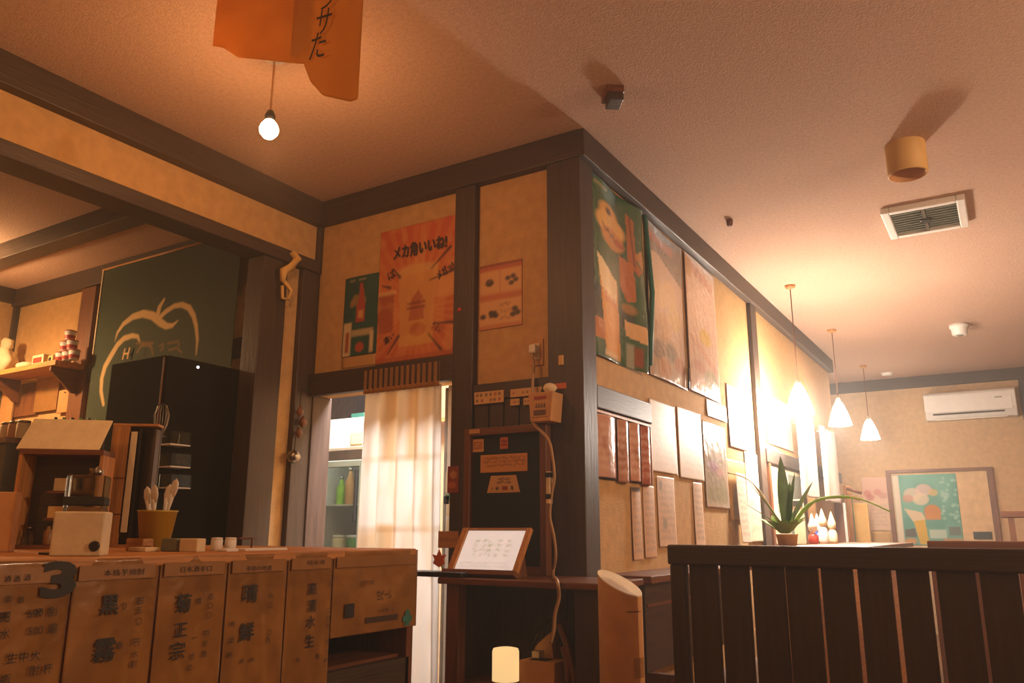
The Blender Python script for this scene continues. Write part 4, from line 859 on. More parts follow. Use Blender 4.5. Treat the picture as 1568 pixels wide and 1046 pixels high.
# ------------------------------------------------------------------ CARDBOARD TUBE and ledge at the corner
r_ = .072; TY = 2.52; tc = onY(949, 900, TY)
o = thing('cardboard_tube', 'tall tan cardboard tube with a slanted pale top beside the corner post', 'tube', (tc[0], TY, 0))
n = 36; vs = []; fs = []; dirx, diry = math.cos(YAW), math.sin(YAW)
def topz(a): return tc[2]+.012-.030*math.cos(a)+.024*math.sin(a)
for i in range(n): a = 2*PI*i/n; vs.append((tc[0]+r_*(math.cos(a)*dirx-math.sin(a)*diry), TY+r_*(math.cos(a)*diry+math.sin(a)*dirx), 0))
for i in range(n): a = 2*PI*i/n; vs.append((vs[i][0], vs[i][1], topz(a)))
for i in range(n): j = (i+1) % n; fs.append((i, j, n+j, n+i))
fs.append(tuple(range(n))[::-1]); MB().add(vs, fs, True).build('tube_wall', 'kraft2', o)
MB().add([tuple(np.array(v)*[1, 1, 1]) for v in vs[n:]]+[tuple(np.array(v)+[0, 0, .004]) for v in vs[n:]], [tuple(range(n, 2*n)), tuple(range(n))[::-1]]+[(i, (i+1) % n, n+(i+1) % n, n+i) for i in range(n)]).build('slanted_cap', 'cream', o)
def on_tube(px, py, w_, h_, nm, m):
    a0 = ray(px, py); p = onY(px, py, TY-.06); ang = math.asin(max(-1, min(1, (px-949)/33.0)))
    pts = []
    for k in range(7):
        t = -PI/2+ang+(k/6-.5)*w_/r_; pts.append((tc[0]+(r_+.0015)*(math.cos(t)*dirx-math.sin(t)*diry), TY+(r_+.0015)*(math.cos(t)*diry+math.sin(t)*dirx)))
    MB().add([(x, y, p[2]-h_/2) for x, y in pts]+[(x, y, p[2]+h_/2) for x, y in pts], [(k, k+1, 8+k, 7+k) for k in range(6)]).build(nm, m, o)
on_tube(972, 1026, .05, .06, 'brown_label', 'kraft'); on_tube(966, 938, .06, .004, 'dark_mark', 'brownX')
lz = .925
o = thing('wall_bench', 'dark wooden bench with a reddish back rail along the centre wall', 'bench', (-1.38, 4.0, 0))
bx(XC, XC+.24, 3.16, 4.64, lz-.03, lz).build('back_rail', 'brownY', o, bev=.004); bx(XC, XC+.2, 3.18, 4.62, .55, lz-.03).build('back_panel', 'darkY', o)
bx(XC+.2, XC+.45, 3.2, 4.62, .40, .44).build('seat', 'brownY', o, bev=.004)
for y in (3.22, 3.9, 4.55): bx(XC+.38, XC+.43, y, y+.05, 0, .40).build('leg', 'brownZ', o)
bx(XC, XC+.36, 3.2, 3.24, 0, .55).build('end_panel', 'brownZ', o)
bx(XC+.2, XC+.205, 3.2, 4.6, .80, .812).build('groove_strip', 'brownY', o)

# ------------------------------------------------------------------ POSTERS on the centre wall
def paint_green(k):
    a = k.asp; k.fill('#2c5a34').mottle('#1f4a2c', .6, 4)
    k.rect(a*.08, a*.34, .955, .975, '#a8a070', .7)
    k.ell(a*.36, .84, a*.20, .05, '#d09a48'); k.ell(a*.40, .77, a*.30, .075, '#dfae5c'); k.ell(a*.44, .70, a*.24, .06, '#cc8e44'); k.ell(a*.36, .845, a*.06, .018, '#3a2a1c')
    for i in range(4): k.stroke([(a*(.22+.11*i), .755-.012*i, .004), (a*(.28+.11*i), .725-.012*i, .006), (a*(.36+.11*i), .735-.01*i, .003)], '#3a2a1c')
    k.ell(a*.58, .70, a*.09, .02, '#b5603a'); k.poly([(a*.72, .92), (a*.84, .90), (a*.88, .64), (a*.98, .60), (a*.90, .56), (a*.74, .62)], '#a8622f'); k.stroke([(a*.78, .9, .006), (a*.84, .62, .006)], '#4a2a1a'); k.poly([(a*.98, .74), (a*1.0, .60), (a*.84, .68)], '#b5803c')
    k.poly([(a*.12, .53), (a*.52, .47), (a*.56, .02), (a*.24, .05)], '#d08f2c'); k.poly([(a*.10, .57), (a*.52, .46), (a*.50, .33), (a*.20, .36)], '#f0dcae'); k.mottle('#2f4f30', .0); k.poly([(a*.2, .38), (a*.5, .35), (a*.5, .3), (a*.21, .32)], '#c07a3a', .6)
    k.stroke([(a*.3, .08), (a*.28, .3)], '#d8a04a', .014, .6); k.rect(a*.22, a*.5, .02, .045, '#d0a868')
    k.poly([(a*.58, .64), (a*.82, .62), (a*.84, .40), (a*.70, .38), (a*.58, .46)], '#b56a30'); k.rect(a*.56, a*.80, .22, .32, '#2a4030'); k.poly([(a*.0, .19), (a*.14, .22), (a*.22, .2), (a*.22, .1), (a*.04, .1)], '#b5733c'); k.poly([(a*.0, .4), (a*.16, .38), (a*.2, .2), (a*.0, .22)], '#17302a')
    k.poly([(a*.64, .27), (a*1.0, .26), (a*1.0, .16), (a*.66, .18)], '#dcb27c'); k.rect(a*.66, a*.78, .0, .14, '#a8a892', .8); k.rect(a*.78, a*.92, .02, .13, '#8a4a2c')
    k.ell(a*.72, .34, a*.12, .03, '#b5803c', .7)
def curlC(S, T): return .012*np.sin(2*PI*1.2*S+.5)*(.3+S)+.018*S**3*(.6+.4*np.sin(6*T))+.012
o = sheet('green_poster', PC, PC.rect((900, 266), (974, 322), (981, 572), (901, 541)), paint_green, 'gloss', 70, 120, curlC, .0); tag(o, 'green glossy beer poster with a fist and a full glass, first beside the corner post', 'poster')
MB().tube([PC.P(PC.uv(983, 450)[0], PC.uv(977, 330)[1], .03), PC.P(PC.uv(984, 450)[0]+.01, PC.uv(984, 450)[1], .05), PC.P(PC.uv(985, 565)[0]+.015, PC.uv(985, 560)[1], .03)], .014, 8).build('rolled_edge', 'teal', o)
def paint_faded(seed, base, cols):
    def f(k):
        r = random.Random(seed); a = k.asp; k.fill(base).mottle(cols[0], .5, 4)
        for c in cols[1:]:
            for _ in range(3): k.ell(a*r.uniform(.1, .9), r.uniform(.08, .85), a*r.uniform(.08, .2), r.uniform(.03, .1), c, .55)
        k.rect(a*.05, a*.8, .86, .95, cols[1], .6)
    return f
def paint_c2(k):
    a = k.asp; k.fill('#b59a80').mottle('#c4a888', .5, 4); k.poly([(0, 1), (a, 1), (a, .70), (a*.3, .82), (0, .80)], '#57504a', .8); k.rect(a*.05, a*.75, .88, .94, '#a8705c', .8)
    for x, y, c in ((.3, .55, '#c8a870'), (.6, .6, '#c8a468'), (.7, .45, '#c0a058'), (.4, .35, '#b89060')): k.ell(a*x, y, a*.2, .09, c, .6)
    for x, y, c in ((.2, .18, '#7a7066'), (.55, .2, '#6a6a5c'), (.8, .14, '#a86a4a'), (.35, .08, '#c08a5a')): k.ell(a*x, y, a*.16, .06, c, .7)
o = sheet('grey_poster', PC, PC.rect((984, 333), (1042, 384), (1050, 598), (992, 574)), paint_c2, 'gloss', 50, 80, lambda S, T: .008*(1+np.sin(4*S+2*T))+.004, .0); tag(o, 'glossy poster with dark top and ochre middle, second from the corner post', 'poster')
def paint_c3(k):
    a = k.asp; k.fill('#c4a48c').mottle('#d0b49a', .5, 5); k.poly([(0, .98), (a*.9, .9), (a*.9, .82), (0, .9)], '#a8745a', .8); k.rect(0, a*.2, .84, .97, '#a87a3c', .8)
    k.ell(a*.55, .44, a*.2, .06, '#c0a050'); k.stroke([(a*.1, .4, .02), (a*.9, .22, .03)], '#b5826a', .03, .6); k.ell(a*.7, .14, a*.25, .07, '#8f9070', .7); k.ell(a*.3, .2, a*.2, .04, '#b07a6a', .6)
o = sheet('pink_poster', PC, PC.rect((1045, 387), (1093, 424), (1100, 615), (1053, 600)), paint_c3, 'gloss', 44, 80, lambda S, T: .006*(1+np.sin(3*S+1))+.004, .0); tag(o, 'pale pink poster with a yellow round mark, third from the corner post', 'poster')
MB().tube([PC.P(PC.uv(1050, 560)[0], PC.uv(1050, 565)[1], .015), PC.P(PC.uv(1050, 600)[0], PC.uv(1050, 597)[1], .02)], .006, 6).build('dark_clip', 'black', o)
# blinds-like row of glossy photo strips in a frame
rc = PC.rect((905, 629), (991, 656), (992, 744), (909, 731))
o = thing('photo_strip_board', 'row of curled pinkish photo strips in a thin wooden frame under the short beam', 'board', tuple(PC.P((rc[0]+rc[1])/2, rc[2], .02)))
bx(XC, XC+.006, rc[0], rc[1], rc[2], rc[3]).build('backing', 'darkY', o)
for (a, b, c, d) in ((rc[0]-.012, rc[0], rc[2], rc[3]+.01), (rc[1], rc[1]+.012, rc[2], rc[3]+.01), (rc[0], rc[1], rc[3], rc[3]+.012)): bx(XC, XC+.022, a, b, c, d).build('frame', 'paleZ', o)
wds = [.0, .36, .58, .80, 1.0]
for k in range(4):
    a, b = rc[0]+(rc[1]-rc[0])*wds[k]+.004, rc[0]+(rc[1]-rc[0])*wds[k+1]-.012
    def pf(k2, s_=k):
        k2.fill(('#c99a86', '#b9836c', '#c69078', '#a8553a')[s_]).mottle('#8e4a34', .5, 4); k2.rect(k2.asp*.75, k2.asp, 0, 1, '#a8502e', .7); k2.scribble(.02, k2.asp*.7, .1, .9, '#e0c0ae', 6, .012, .4)
    sheet('photo_strip', PC, (a, b, rc[2]+.006-.01*(k % 2), rc[3]-.006), pf, 'gloss', 20, 40, lambda S, T: .02*np.sin(PI*S)+.004, .012, o)
# loose paper sheets
def paper(name, px, base, seed, lab, cat='paper', m='print', rows=9, ink='#9a8470', curl=None, grp='papers on the centre wall', extra=None):
    rc = PC.rect(*px)
    def pf(k):
        k.fill(base); 
        if rows: k.scribble(k.asp*.12, k.asp*.9, .08, .92, ink, rows, .006, .6)
        if extra: extra(k)
    o = sheet(name, PC, rc, pf, m, 30, 50, curl or bulge(.004, .004), .004+.001*(seed % 4)); return tag(o, lab, cat, grp)
L_ = 'white'
paper('menu_paper', ((993, 612), (1033, 622), (1034, 727), (996, 722)), '#cdb49c', 1, 'large pale handwritten sheet directly right of the photo strips', ink='#b59880')
paper('menu_paper', ((1036, 624), (1073, 634), (1074, 738), (1038, 730)), '#d0b8a2', 2, 'large pale handwritten sheet, second right of the photo strips', ink='#b59880')
paper('paper_strip', ((965, 745), (979, 747), (981, 858), (967, 858)), '#c9a07a', 3, 'narrow pale strip with a dark clip, first of the low strips', extra=lambda k: k.rect(0, k.asp, .93, 1, '#4a4238'))
paper('paper_strip', ((983, 742), (1001, 746), (1003, 854), (986, 855)), '#c9a07a', 4, 'narrow pale strip, second of the low strips')
paper('paper_strip', ((1004, 728), (1031, 733), (1034, 836), (1008, 839)), '#cfae8e', 5, 'wider pale strip with grey marks, third of the low strips', extra=lambda k: (k.rect(k.asp*.1, k.asp*.25, .8, .93, '#8a7c6c'), k.rect(k.asp*.25, k.asp*.45, .25, .4, '#9a8f7c')))
paper('paper_strip', ((1060, 738), (1074, 741), (1077, 836), (1063, 836)), '#d2b396', 6, 'narrow pale strip, last of the low strips, below the second large sheet')
def ex_pg(k):
    a = k.asp; k.rect(a*.06, a*.94, .08, .6, '#9a8c7c', .8); k.ell(a*.35, .48, a*.2, .06, '#a878a0', .6); k.ell(a*.65, .42, a*.18, .05, '#c89a98', .7); k.rect(a*.08, a*.92, .05, .25, '#8a8868', .6)
paper('grey_flyer', ((1074, 645), (1111, 655), (1112, 780), (1079, 776)), '#b5a494', 7, 'greyish flyer with a lilac picture in its lower half', 'flyer', 'gloss', 5, '#8a7c70', extra=ex_pg)
def ex_y(k): k.ell(k.asp*.45, .3, k.asp*.25, .25, '#8a806a', .6); k.rect(0, k.asp, .9, 1, '#c0a060', .5)
paper('yellow_poster', ((1112, 704), (1139, 708), (1147, 800), (1116, 795)), '#b88a2a', 8, 'yellow ochre poster behind a narrow white slip', 'poster', 'print', 0, extra=ex_y)
paper('paper_slip', ((1119, 724), (1131, 727), (1141, 832), (1124, 831)), '#d9c8b4', 9, 'narrow white slip hanging in front of the yellow poster', curl=lambda S, T: .03+.02*(1-T)**2)
paper('white_panel_paper', ((1139, 692), (1162, 698), (1166, 831), (1146, 830)), '#dac6ac', 10, 'tall white sheet left of the wall post', rows=6)
paper('menu_paper', ((1080, 612), (1110, 622), (1112, 646), (1081, 638)), '#c6a888', 13, 'pale sheet above the grey flyer', ink='#b59a80')
paper('menu_paper', ((1113, 590), (1141, 600), (1141, 690), (1114, 684)), '#ccb194', 14, 'pale sheet above the yellow poster', ink='#b59a80')
paper('menu_paper', ((1170, 605), (1210, 620), (1212, 688), (1172, 682)), '#d6c0a6', 15, 'pale sheet right of the wall post, lit by the nearest pendant', ink='#c0a890')
# white cloths hanging from the long shelf rail at the far end of the centre wall
PH = Plane((XC+.10, 0, 0), (0, 1, 0), (0, 0, 1), (1, 0, 0))
for k, (pp, lab) in enumerate((((1221, 640, 1247, 650, 1252, 762, 1226, 760), 'white hanging cloth nearer the plant, at the far end of the centre wall'), ((1256, 655, 1279, 662, 1285, 770, 1263, 768), 'white hanging cloth at the very end of the centre wall'))):
    rc = PH.rect(*[(pp[i], pp[i+1]) for i in range(0, 8, 2)])
    o = sheet('white_cloth', PH, rc, lambda q: q.fill('#e4d8cc').mottle('#d4c4b4', .4, 6), 'cloth', 30, 40, lambda S, T: .015*np.sin(9*S), 0); tag(o, lab, 'cloth', 'white cloths on the centre wall')
    bx(XC, XC+.1, (rc[0]+rc[1])/2-.01, (rc[0]+rc[1])/2+.01, rc[3]-.02, rc[3]).build('hook', 'steel', o)
# framed small window below the rail
y0, y1 = up1+.05, 7.2
o = struct(bx(XC, XC+.02, y0+.06, y1, 1.02, 1.58).build('window_1', 'cream')); bx(XC, XC+.035, y0, y0+.06, 1.0, 1.6).build('window_frame', 'brownZ', o); bx(XC, XC+.035, y1-.05, y1, 1.0, 1.6).build('window_frame', 'brownZ', o); bx(XC+.02, XC+.026, 6.6, 7.15, 1.05, 1.55).build('pane', mat('grey_glass', '#8c8f80', .25), o)
# ------------------------------------------------------------------ side table with plant and small figures
tx0, tx1, ty0, ty1, tz = -1.26, -.75, 4.4, 7.6, 1.02
o = thing('side_counter', 'narrow dark side counter behind the slatted partition', 'counter', (-1.0, 6.0, 0))
bx(-1.24, tx1, 4.72, ty1, tz-.03, tz).build('counter_top', 'brownY', o); bx(-1.2, -.8, 4.76, ty1-.05, .06, tz-.03).build('counter_body', 'paleY', o); bx(-1.16, -.84, 4.8, ty1-.1, 0, .06).build('plinth', 'black', o)
pp = onX(1203, 830, -1.05); ppx, ppy = -1.05, max(pp[1], 5.8)
ppy = 4.92; pc = onY(1206, 832, ppy); ppx = pc[0]
def leafblade(base, dirv, L, wd, m, par, bend=.3, nm='leaf'):
    d = np.array(dirv, float); d /= np.linalg.norm(d); sd = np.cross(d, (0, 0, 1)); sd = sd/(np.linalg.norm(sd)+1e-6); sd = sd*.8+np.array((dirx, diry, 0))*.35; sd /= np.linalg.norm(sd)
    vs = []; n = 8
    for i in range(n+1):
        t = i/n; c = np.array(base)+d*L*t+np.array((d[0], d[1], -.5))*bend*L*t*t*.6; ww = wd*math.sin(PI*min(1, .12+t*.88))**.8
        vs += [c-sd*ww, c+np.array((0, 0, -.15*ww))+np.array((0, -.1, 0))*ww, c+sd*ww]
    fs = []
    for i in range(n): a = 3*i; fs += [(a, a+1, a+4, a+3), (a+1, a+2, a+5, a+4)]
    return MB().add(vs, fs, True).build(nm, m, par)
o = thing('potted_plant', 'potted plant with long upright green leaves behind the partition', 'plant', (ppx, ppy, tz))
MB().lathe((ppx, ppy, tz), [(.05, 0), (.06, .06), (.064, .07), (.054, .07), (.045, .06), (0, .06)], 20).build('pot', 'kraft2', o)
for dx, dz, L, wd in ((-.02, 1, .46, .035), (-.5, .85, .36, .03), (-.8, .65, .30, .03), (.2, .95, .36, .034), (.45, .8, .34, .026), (-.25, .9, .40, .03), (.1, 1, .3, .03)):
    leafblade((ppx, ppy, tz+.09), (dx*dirx, dx*diry+random.uniform(-.2, .2), dz), L, wd, 'green', o, .15)
for k in range(9):
    a = 2*PI*k/9; leafblade((ppx+.02*math.cos(a), ppy-.05, tz+.075), (math.cos(a), math.sin(a)-.4, 1.1), .15, .034, 'lime', o, .5)
MB().tube(smooth([np.array((ppx+.02, ppy, tz+.1)), np.array((ppx+.15, ppy+.1, tz+.26)), np.array((ppx+.35, ppy+.25, tz+.28)), np.array((ppx+.52, ppy+.4, tz+.2))]), [.012]*5+[.009]*5+[.004]*6, 6).build('arching_leaf', 'lime', o)
MB().tube(smooth([np.array((ppx-.02, ppy, tz+.1)), np.array((ppx-.15, ppy-.1, tz+.36)), np.array((ppx-.26, ppy-.22, tz+.42))]), [.008]*5+[.003]*6, 6).build('arching_leaf', 'cream', o)
def figure(px, h, m, m2, lab, yy=6.3):
    p = onY(px, 830, yy); t = thing('small_figure', lab, 'figurine', (p[0], yy, tz), 'little figures beside the plant')
    MB().lathe((p[0], yy, tz), [(.028, 0), (.036, .02), (.033, h*.45), (.02, h*.62)], 16).build('body', m, t)
    MB().lathe((p[0], yy, tz+h*.55), [(0, 0), (.028, .03), (.031, .06), (.018, .095), (.008, .13), (0, .15)], 16).build('head', m2, t)
figure(1262, .19, 'white', 'cream', 'little white figure with pointed hat right of the plant'); figure(1246, .12, 'red', 'white', 'tiny red and white figure next to the plant', 6.05); figure(1254, .14, mat('blue_glaze', '#2f3f86', .4), 'white', 'tiny blue figure between the red and the white one', 6.62); figure(1276, .16, 'cream', 'cream', 'small cream figure, rightmost beside the plant', 6.45)
o = thing('table_sign', 'small white sign with a black picture between plant and figures', 'sign', (onY(1222, 800, 6.1)[0], 6.1, tz)); pz = onY(1222, 782, 6.1)
bx(pz[0]-.035, pz[0]+.04, 6.1, 6.112, tz, pz[2]+.08).build('board', 'cream', o); bx(pz[0]-.03, pz[0]+.035, 6.094, 6.1, pz[2]+.03, pz[2]+.07).build('picture', 'black', o)
# dark panel, brown boards and banner pole near the end of the centre wall
def slab(name, px0, px1, py0, Y, m, lab, cat, th=.02, z0=0):
    a, b = onY(px0, py0, Y), onY(px1, py0, Y); return tag(bx(a[0], b[0], Y, Y+th, z0, a[2]).build(name, m, bev=.003), lab, cat)
slab('brown_panel', 1266, 1291, 766, 8.6, 'brownZ', 'brown upright panel with a pale edge beyond the figures', 'panel', .05)
slab('teal_board', 1250, 1262, 742, 8.2, 'teal', 'dark teal upright board left of the brown panel', 'board', .03)
slab('white_edge_board', 1290, 1294, 770, 8.58, 'white', 'thin white board edge right of the brown panel', 'board', .03)
o = slab('green_flag', 1289, 1304, 757, 9.6, 'teal', 'dark green upright flag in front of the far wall', 'flag', .03)
slab('tan_board', 1301, 1328, 771, 9.9, 'lampcream', 'plain ochre board leaning at the far wall', 'board', .04)
p = onY(1296, 748, 9.3); o = thing('wooden_hook_rail', 'small wooden coat pegs above the green flag', 'rail', tuple(p))
MB().tube([p, p+np.array((.14, .05, -.05))], .018, 8).build('upper_peg', 'brownX', o); MB().tube([p+np.array((0, 0, -.07)), p+np.array((.12, .05, -.12))], .016, 8).build('lower_peg', 'paleX', o); bx(p[0]-.03, p[0]+.0, p[1]-.02, p[1]+.25, 0, p[2]+.03).build('upright', 'paleZ', o)
# ------------------------------------------------------------------ FAR WALL: air conditioner, framed poster, flyer, stool
u0, u1, v0, v1 = PF.rect((1416, 606), (1556, 598), (1557, 640), (1420, 646))
o = thing('air_conditioner', 'white wall air conditioner high on the far wall', 'air conditioner', ((u0+u1)/2, YF-.11, v0))
MB().prism([(0, v0), (-.16, v0+.0), (-.23, v0+.10), (-.23, v1-.03), (-.20, v1), (0, v1)], (u0, YF, 0), (0, 1, 0), (0, 0, 1), (1, 0, 0), u1-u0).build('housing', 'white', o, bev=.012); hs_ = bpy.data.objects[[q.name for q in o.children][-1]]
bx(u0+.08, u1-.12, YF-.238, YF-.228, v0+.045, v0+.062).build('air_slot', 'inkbrown', hs_); bx(u0+.04, u1-.04, YF-.236, YF-.23, v0+.075, v1-.04).build('front_cover', 'white', o, bev=.002); bx(u0+.1, u1-.1, YF-.22, YF-.18, v0-.012, v0).build('louver', 'whiteplastic', o)
bx(u1-.2, u1-.13, YF-.239, YF-.236, v0+.2, v0+.215).build('status_mark', 'steel', hs_)
u0, u1, v0, v1 = PF.rect((1360, 721), (1512, 715), (1530, 838), (1374, 842)); v0 = .9
o = thing('framed_board', 'large framed board with a teal beer poster on its left half, on the far wall', 'picture', ((u0+u1)/2, YF-.02, v0))
bx(u0, u1, YF-.015, YF-.001, v0, v1).build('cork_panel', mat('pale_cork', '#cfb088', .8), o)
for (a, b, c, d) in ((u0-.03, u0+.02, v0, v1), (u1-.02, u1+.04, v0, v1), (u0+.02, u1-.02, v1-.035, v1), (u0+.02, u1-.02, v0, v0+.03)): bx(a, b, YF-.045, YF-.001, c, d).build('frame', 'brownZ' if d-c > .2 else 'brownX', o)
def paint_fp(k):
    a = k.asp; k.fill('#4d8f80').mottle('#6aa898', .6, 5); k.rect(0, a*.1, 0, 1, '#cfc4ae')
    for x, y, r, c in ((.3, .72, .13, '#c8b4a0'), (.48, .78, .12, '#c9a8a0'), (.42, .65, .12, '#cdb89a'), (.22, .66, .08, '#b87a68'), (.62, .74, .07, '#c09a50'), (.8, .7, .06, '#9ab8a8')): k.ell(a*x, y, r*.9, r*.7, c, .75)
    for _ in range(30): k.ell(a*random.uniform(.72, .98), random.uniform(.3, .95), .02, .02, '#9cc0b0', .6)
    k.ell(a*.58, .47, a*.13, .10, '#b0702c'); k.rect(a*.46, a*.70, .36, .44, '#b5762e'); k.poly([(a*.25, .45), (a*.45, .38), (a*.48, .02), (a*.34, .02)], '#c09a20'); k.poly([(a*.14, .52), (a*.42, .46), (a*.46, .36), (a*.26, .34)], '#c9b494')
    k.rect(a*.5, a*.76, .10, .22, '#a9bdae'); k.poly([(a*.12, .12), (a*.3, .12), (a*.28, .24), (a*.12, .22)], '#4a4a44'); k.rect(a*.8, a*.98, .14, .26, '#57534a', .8); k.rect(a*.7, a, .02, .1, '#b5804a', .8); k.ell(a*.2, .06, .08, .04, '#b5804a')
sheet('beer_poster', PF, (u0+.03, u0+(u1-u0)*.68, v0+.06, v1-.06), paint_fp, 'print', 90, 100, bulge(.004), .018, o)
for k, px in enumerate((1498, 1512)):
    p = PF.uv(px, 820); bx(p[0]-.045, p[0]+.045, YF-.03, YF-.015, p[1]-.04, p[1]+.04).build('dark_clip', 'black', o)
def ex_pk(k):
    a = k.asp; k.fill('#cdb096'); k.rect(0, a, .62, 1, '#c89a88', .6)
    for x, y, c in ((.2, .7, '#b55a52'), (.6, .72, '#b86a60'), (.4, .8, '#c9a090'), (.8, .65, '#b07a6a'), (.3, .62, '#a84a44')): k.ell(a*x, y, a*.16, .06, c, .7)
    k.scribble(a*.1, a*.9, .08, .5, '#b09a84', 6, .008, .6)
o = sheet('pink_flyer', PF, PF.rect((1319, 732), (1358, 730), (1364, 812), (1325, 814)), ex_pk, 'print', 40, 60, bulge(.006)); tag(o, 'flyer with pink flowers at its top, left of the large framed board', 'flyer')
o = sheet('tan_flyer', PF, PF.rect((1324, 815), (1363, 813), (1366, 842), (1326, 842)), lambda k: k.fill('#bd9a66'), 'print', 10, 10, bulge(.003)); tag(o, 'plain tan sheet below the flyer with pink flowers', 'flyer')
Yt = 8.0; a, b = onY(1531, 783, Yt), onY(1580, 783, Yt)
o = thing('high_stool', 'brown wooden high stool near the far right wall', 'stool', (a[0]+.25, Yt+.2, 0)); sx, sz_ = a[0], a[2]
bx(sx, sx+.5, Yt, Yt+.4, sz_-.05, sz_).build('seat', 'brownX', o, bev=.006)
for dx in (.05, .41):
    for dy in (.03, .33): bx(sx+dx, sx+dx+.045, Yt+dy, Yt+dy+.045, 0, sz_-.05).build('leg', 'brownZ', o)
bx(sx+.05, sx+.45, Yt+.04, Yt+.06, .95, 1.0).build('rung', 'brownX', o)
p = onY(1564, 772, Yt+.15); t = thing('white_mug', 'white mug standing on the high stool', 'mug', (sx+.24, Yt+.15, sz_)); MB().lathe((sx+.24, Yt+.15, sz_), [(.04, 0), (.045, .13), (.04, .13), (.036, .01), (0, .01)], 18).build('body', 'white', t); MB().tube([(sx+.28, Yt+.15, sz_+.1), (sx+.32, Yt+.15, sz_+.08), (sx+.28, Yt+.15, sz_+.03)], .008, 8).build('handle', 'white', t)
# ------------------------------------------------------------------ CEILING FITTINGS
c = onZ(1385, 222, CE); cr_ = .088; hz = CE-onX(1386, 266, c[0])[2]
hz = .155
o = thing('ceiling_downlight', 'pale yellow cylinder downlight on the ceiling', 'lamp', (c[0], c[1], CE-hz))
MB().lathe((c[0], c[1], CE-hz), [(cr_-.006, 0), (cr_, .003), (cr_, hz)], 36, cap=False).build('housing', 'lampcream', o)
MB().lathe((c[0], c[1], CE-hz), [(cr_-.006, 0), (cr_-.012, .01), (cr_-.02, hz-.03), (0, hz-.03)], 36, cap=False).build('reflector', 'kraft2', o)
MB().lathe((c[0], c[1], CE-hz+.05), [(0, 0), (.025, .01), (.03, .04), (.015, .075)], 18).build('unlit_bulb', 'cream', o)
pts = [onZ(*p, CE-.03) for p in ((1350, 328), (1475, 303), (1487, 347), (1362, 366))]
vx0, vx1 = (pts[0][0]+pts[3][0])/2, (pts[1][0]+pts[2][0])/2; vy0, vy1 = (pts[0][1]+pts[1][1])/2, (pts[2][1]+pts[3][1])/2; z0 = CE-.035
o = thing('ceiling_vent', 'square ceiling vent with white frame and dark grille', 'vent', ((vx0+vx1)/2, (vy0+vy1)/2, z0)); fw = .045
for (a, b, c_, d) in ((vx0, vx0+fw, vy0, vy1), (vx1-fw, vx1, vy0, vy1), (vx0+fw, vx1-fw, vy0, vy0+fw), (vx0+fw, vx1-fw, vy1-fw, vy1)): bx(a, b, c_, d, z0, CE).build('frame', 'white', o, bev=.006)
bx(vx0+fw, vx1-fw, vy0+fw, vy1-fw, CE-.012, CE-.002).build('dark_back', 'black', o)
mx_, my_ = (vx0+vx1)/2, (vy0+vy1)/2
for k in range(9):
    for (x0, x1) in ((vx0+fw, mx_-.01), (mx_+.01, vx1-fw)):
        y = vy0+fw+(vy1-vy0-2*fw)*(k+1)/10; bx(x0, x1, y-.004, y+.004, z0+.008, z0+.02).build('slat', 'grey', o)
bx(mx_-.008, mx_+.008, vy0+fw, vy1-fw, z0+.002, z0+.024).build('centre_bar', 'steel', o); MB().lathe((mx_, my_, z0-.004), [(.03, 0), (.034, .01), (.03, .02)], 18).build('hub', 'black', o)
p = onZ(1468, 497, CE); o = thing('smoke_detector', 'small white smoke detector on the far ceiling', 'detector', (p[0], p[1], CE-.1))
MB().lathe((p[0], p[1], CE-.1), [(.05, 0), (.062, .012), (.065, .06), (.078, .07), (.08, .1)], 24).build('body', 'white', o); MB().lathe((p[0], p[1], CE-.106), [(.02, 0), (.03, .007)], 16).build('sensor', 'grey', o)
p = onZ(938, 140, CE); q = onZ(945, 160, CE-.05)
o = thing('ceiling_hook', 'dark wooden block on the ceiling in front of the corner post', 'block', (p[0], p[1], CE-.05)); o.rotation_euler = (0, 0, 0)
MB().obox((p[0], p[1], CE-.015), (.8, .6, 0), (-.6, .8, 0), (0, 0, 1), .075, .11, .03).build('base', 'brownX', o, bev=.003); MB().obox((p[0]+.005, p[1]+.005, CE-.045), (.8, .6, 0), (-.6, .8, 0), (0, 0, 1), .06, .09, .03).build('cap', 'darkX', o, bev=.003)
p = onZ(1117, 337, CE); o = tag(MB().lathe((p[0], p[1], CE-.04), [(.012, 0), (.018, .012), (.02, .04)], 14).build('sprinkler_stub', 'brownZ'), 'tiny dark stub on the ceiling beyond the wooden block', 'stub')
p = onZ(1358, 571, CE); o = tag(MB().lathe((p[0], p[1], CE-.03), [(.05, 0), (.07, .03)], 20).build('ceiling_sensor', 'white'), 'flat white round cap on the ceiling near the far wall', 'cap')
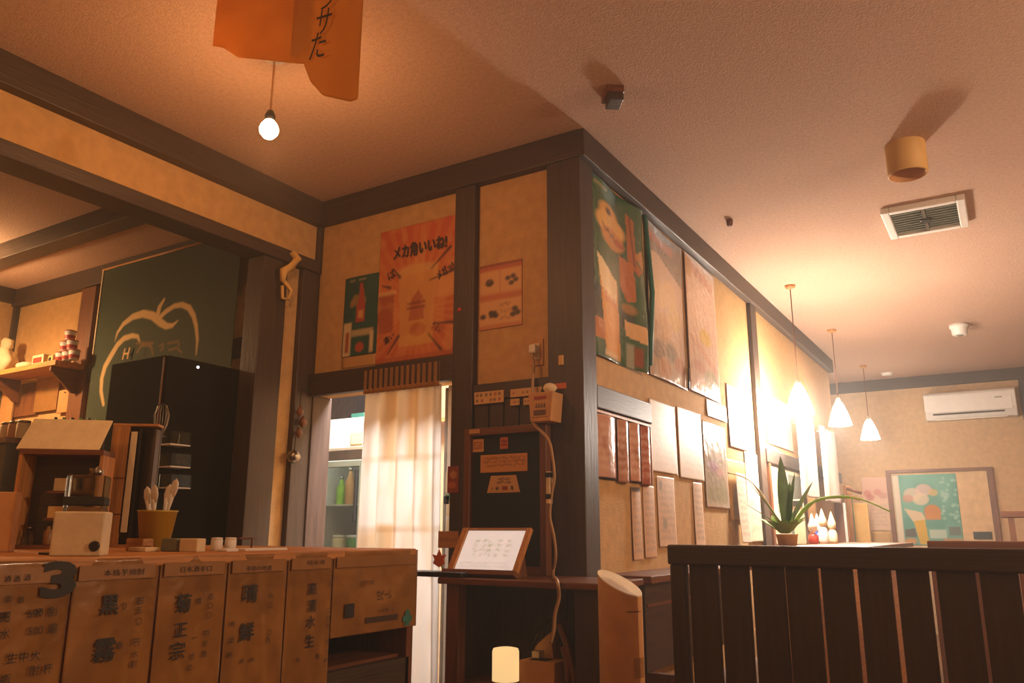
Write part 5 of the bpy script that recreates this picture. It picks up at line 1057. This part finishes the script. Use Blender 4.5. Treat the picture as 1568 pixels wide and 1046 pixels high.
# ------------------------------------------------------------------ HANGING KRAFT PAPER near the camera
PW = Plane((0, 1.5, 0), (1, 0, 0), (0, 0, 1), (0, -1, 0))
def edgeW(lo):      # bottom edge line as a function of s
    return lambda S, T: (S, T*(1-np.interp(S, [p[0] for p in lo], [p[1] for p in lo]))+np.interp(S, [p[0] for p in lo], [p[1] for p in lo]))
def paint_k(k): k.fill('#d8a04c').mottle('#dfac58', .5, 4).mottle('#cc9244', .4, 7)
for n, (px, lo, off) in enumerate((((331, 470, 96), [(0, .5), (.15, .42), (.34, .26), (.6, .16), (1, 0)], 0), ((455, 556, 152), [(0, .36), (.24, .29), (.38, .16), (.55, .07), (.9, 0), (1, 0)], .012))):
    ua, ub_ = PW.uv(px[0], 40)[0], PW.uv(px[1], 60)[0]; vb_ = PW.uv(px[1], px[2])[1]
    o = sheet('kraft_banner', PW, (ua, ub_, vb_, CE-.002), paint_k, 'transpaper', 50, 60, lambda S, T: .01*np.sin(5*S)+.006, off, None, .001, edgeW(lo))
    tag(o, ('brown paper sheet without writing hanging from the ceiling, left', 'brown paper sheet with black handwriting hanging from the ceiling, right')[n], 'banner', 'brown paper sheets hanging overhead')
for body, px, py, h in (('う', 512, 6, .075), ('サ', 508, 42, .085), ('た', 500, 78, .085)):
    u, v = PW.uv(px, py); text('lettering', body, PW, u, v, h, 'ink', o, d=.034, rot=-.12, w=h*.75)
# ------------------------------------------------------------------ SLATTED PARTITIONS
def partition(p0, ang, L, top, boards, pitch, lab, gap=.008, seed=1, m='dark'):
    U = np.array((math.cos(ang), math.sin(ang), 0)); N = np.array((math.sin(ang), -math.cos(ang), 0)); P0 = np.array((p0[0], p0[1], 0)); r = random.Random(seed)
    o = thing('slatted_partition', lab, 'partition', tuple(P0+U*L/2))
    def ob(name, u0, u1, d0, d1, z0, z1, mm, bev=.003): return MB().obox(P0+U*(u0+u1)/2+N*(d0+d1)/2+np.array((0, 0, (z0+z1)/2)), U, N, (0, 0, 1), u1-u0, d1-d0, z1-z0).build(name, mm, o, bev=bev)
    ob('top_rail', 0, L, -.028, .028, top-.06, top, m+'X', .006); ob('end_stile', 0.004, .052, -.02, .022, 0, top-.06, m+'Z', .006); ob('bottom_rail', .052, L, -.02, .02, .06, .12, m+'X')
    ob('back_rail', .052, L, -.026, -.014, .44, .5, m+'X')
    u = .052+gap
    for k in range(boards):
        g = gap*r.uniform(.7, 1.5) if k not in (2,) else gap*.5
        wdt = pitch-g; ob('slat', u, min(u+wdt, L), -.010+r.uniform(-.002, .002), .010+r.uniform(-.003, .003), .10, top-.06, m+'Z', .002); u += pitch
        if u > L-.02: break
    return o
pL = onY(1026, 834, 2.5)
partition((pL[0], 2.5), math.radians(-3), 1.62, pL[2], 16, .0985, 'dark slatted wooden partition in the right foreground with light between its boards', .013)
pR = onY(1420, 828, 4.4)
partition((pR[0], 4.4), math.radians(-1.5), 1.9, pR[2], 18, .1, 'reddish wooden partition standing farther behind the dark slatted one', .006, 3, 'brown')
p = onY(1174, 846, 2.47); tag(MB().lathe((p[0], 2.4715-.0+.0, p[2]-.0), [(.012, 0), (.009, .004), (0, .006)], 14, (1, 0, 0), (0, 0, .6), (0, -1, 0)).build('pale_sticker', 'lime'), 'small pale sticker on the top rail of the dark partition', 'sticker')
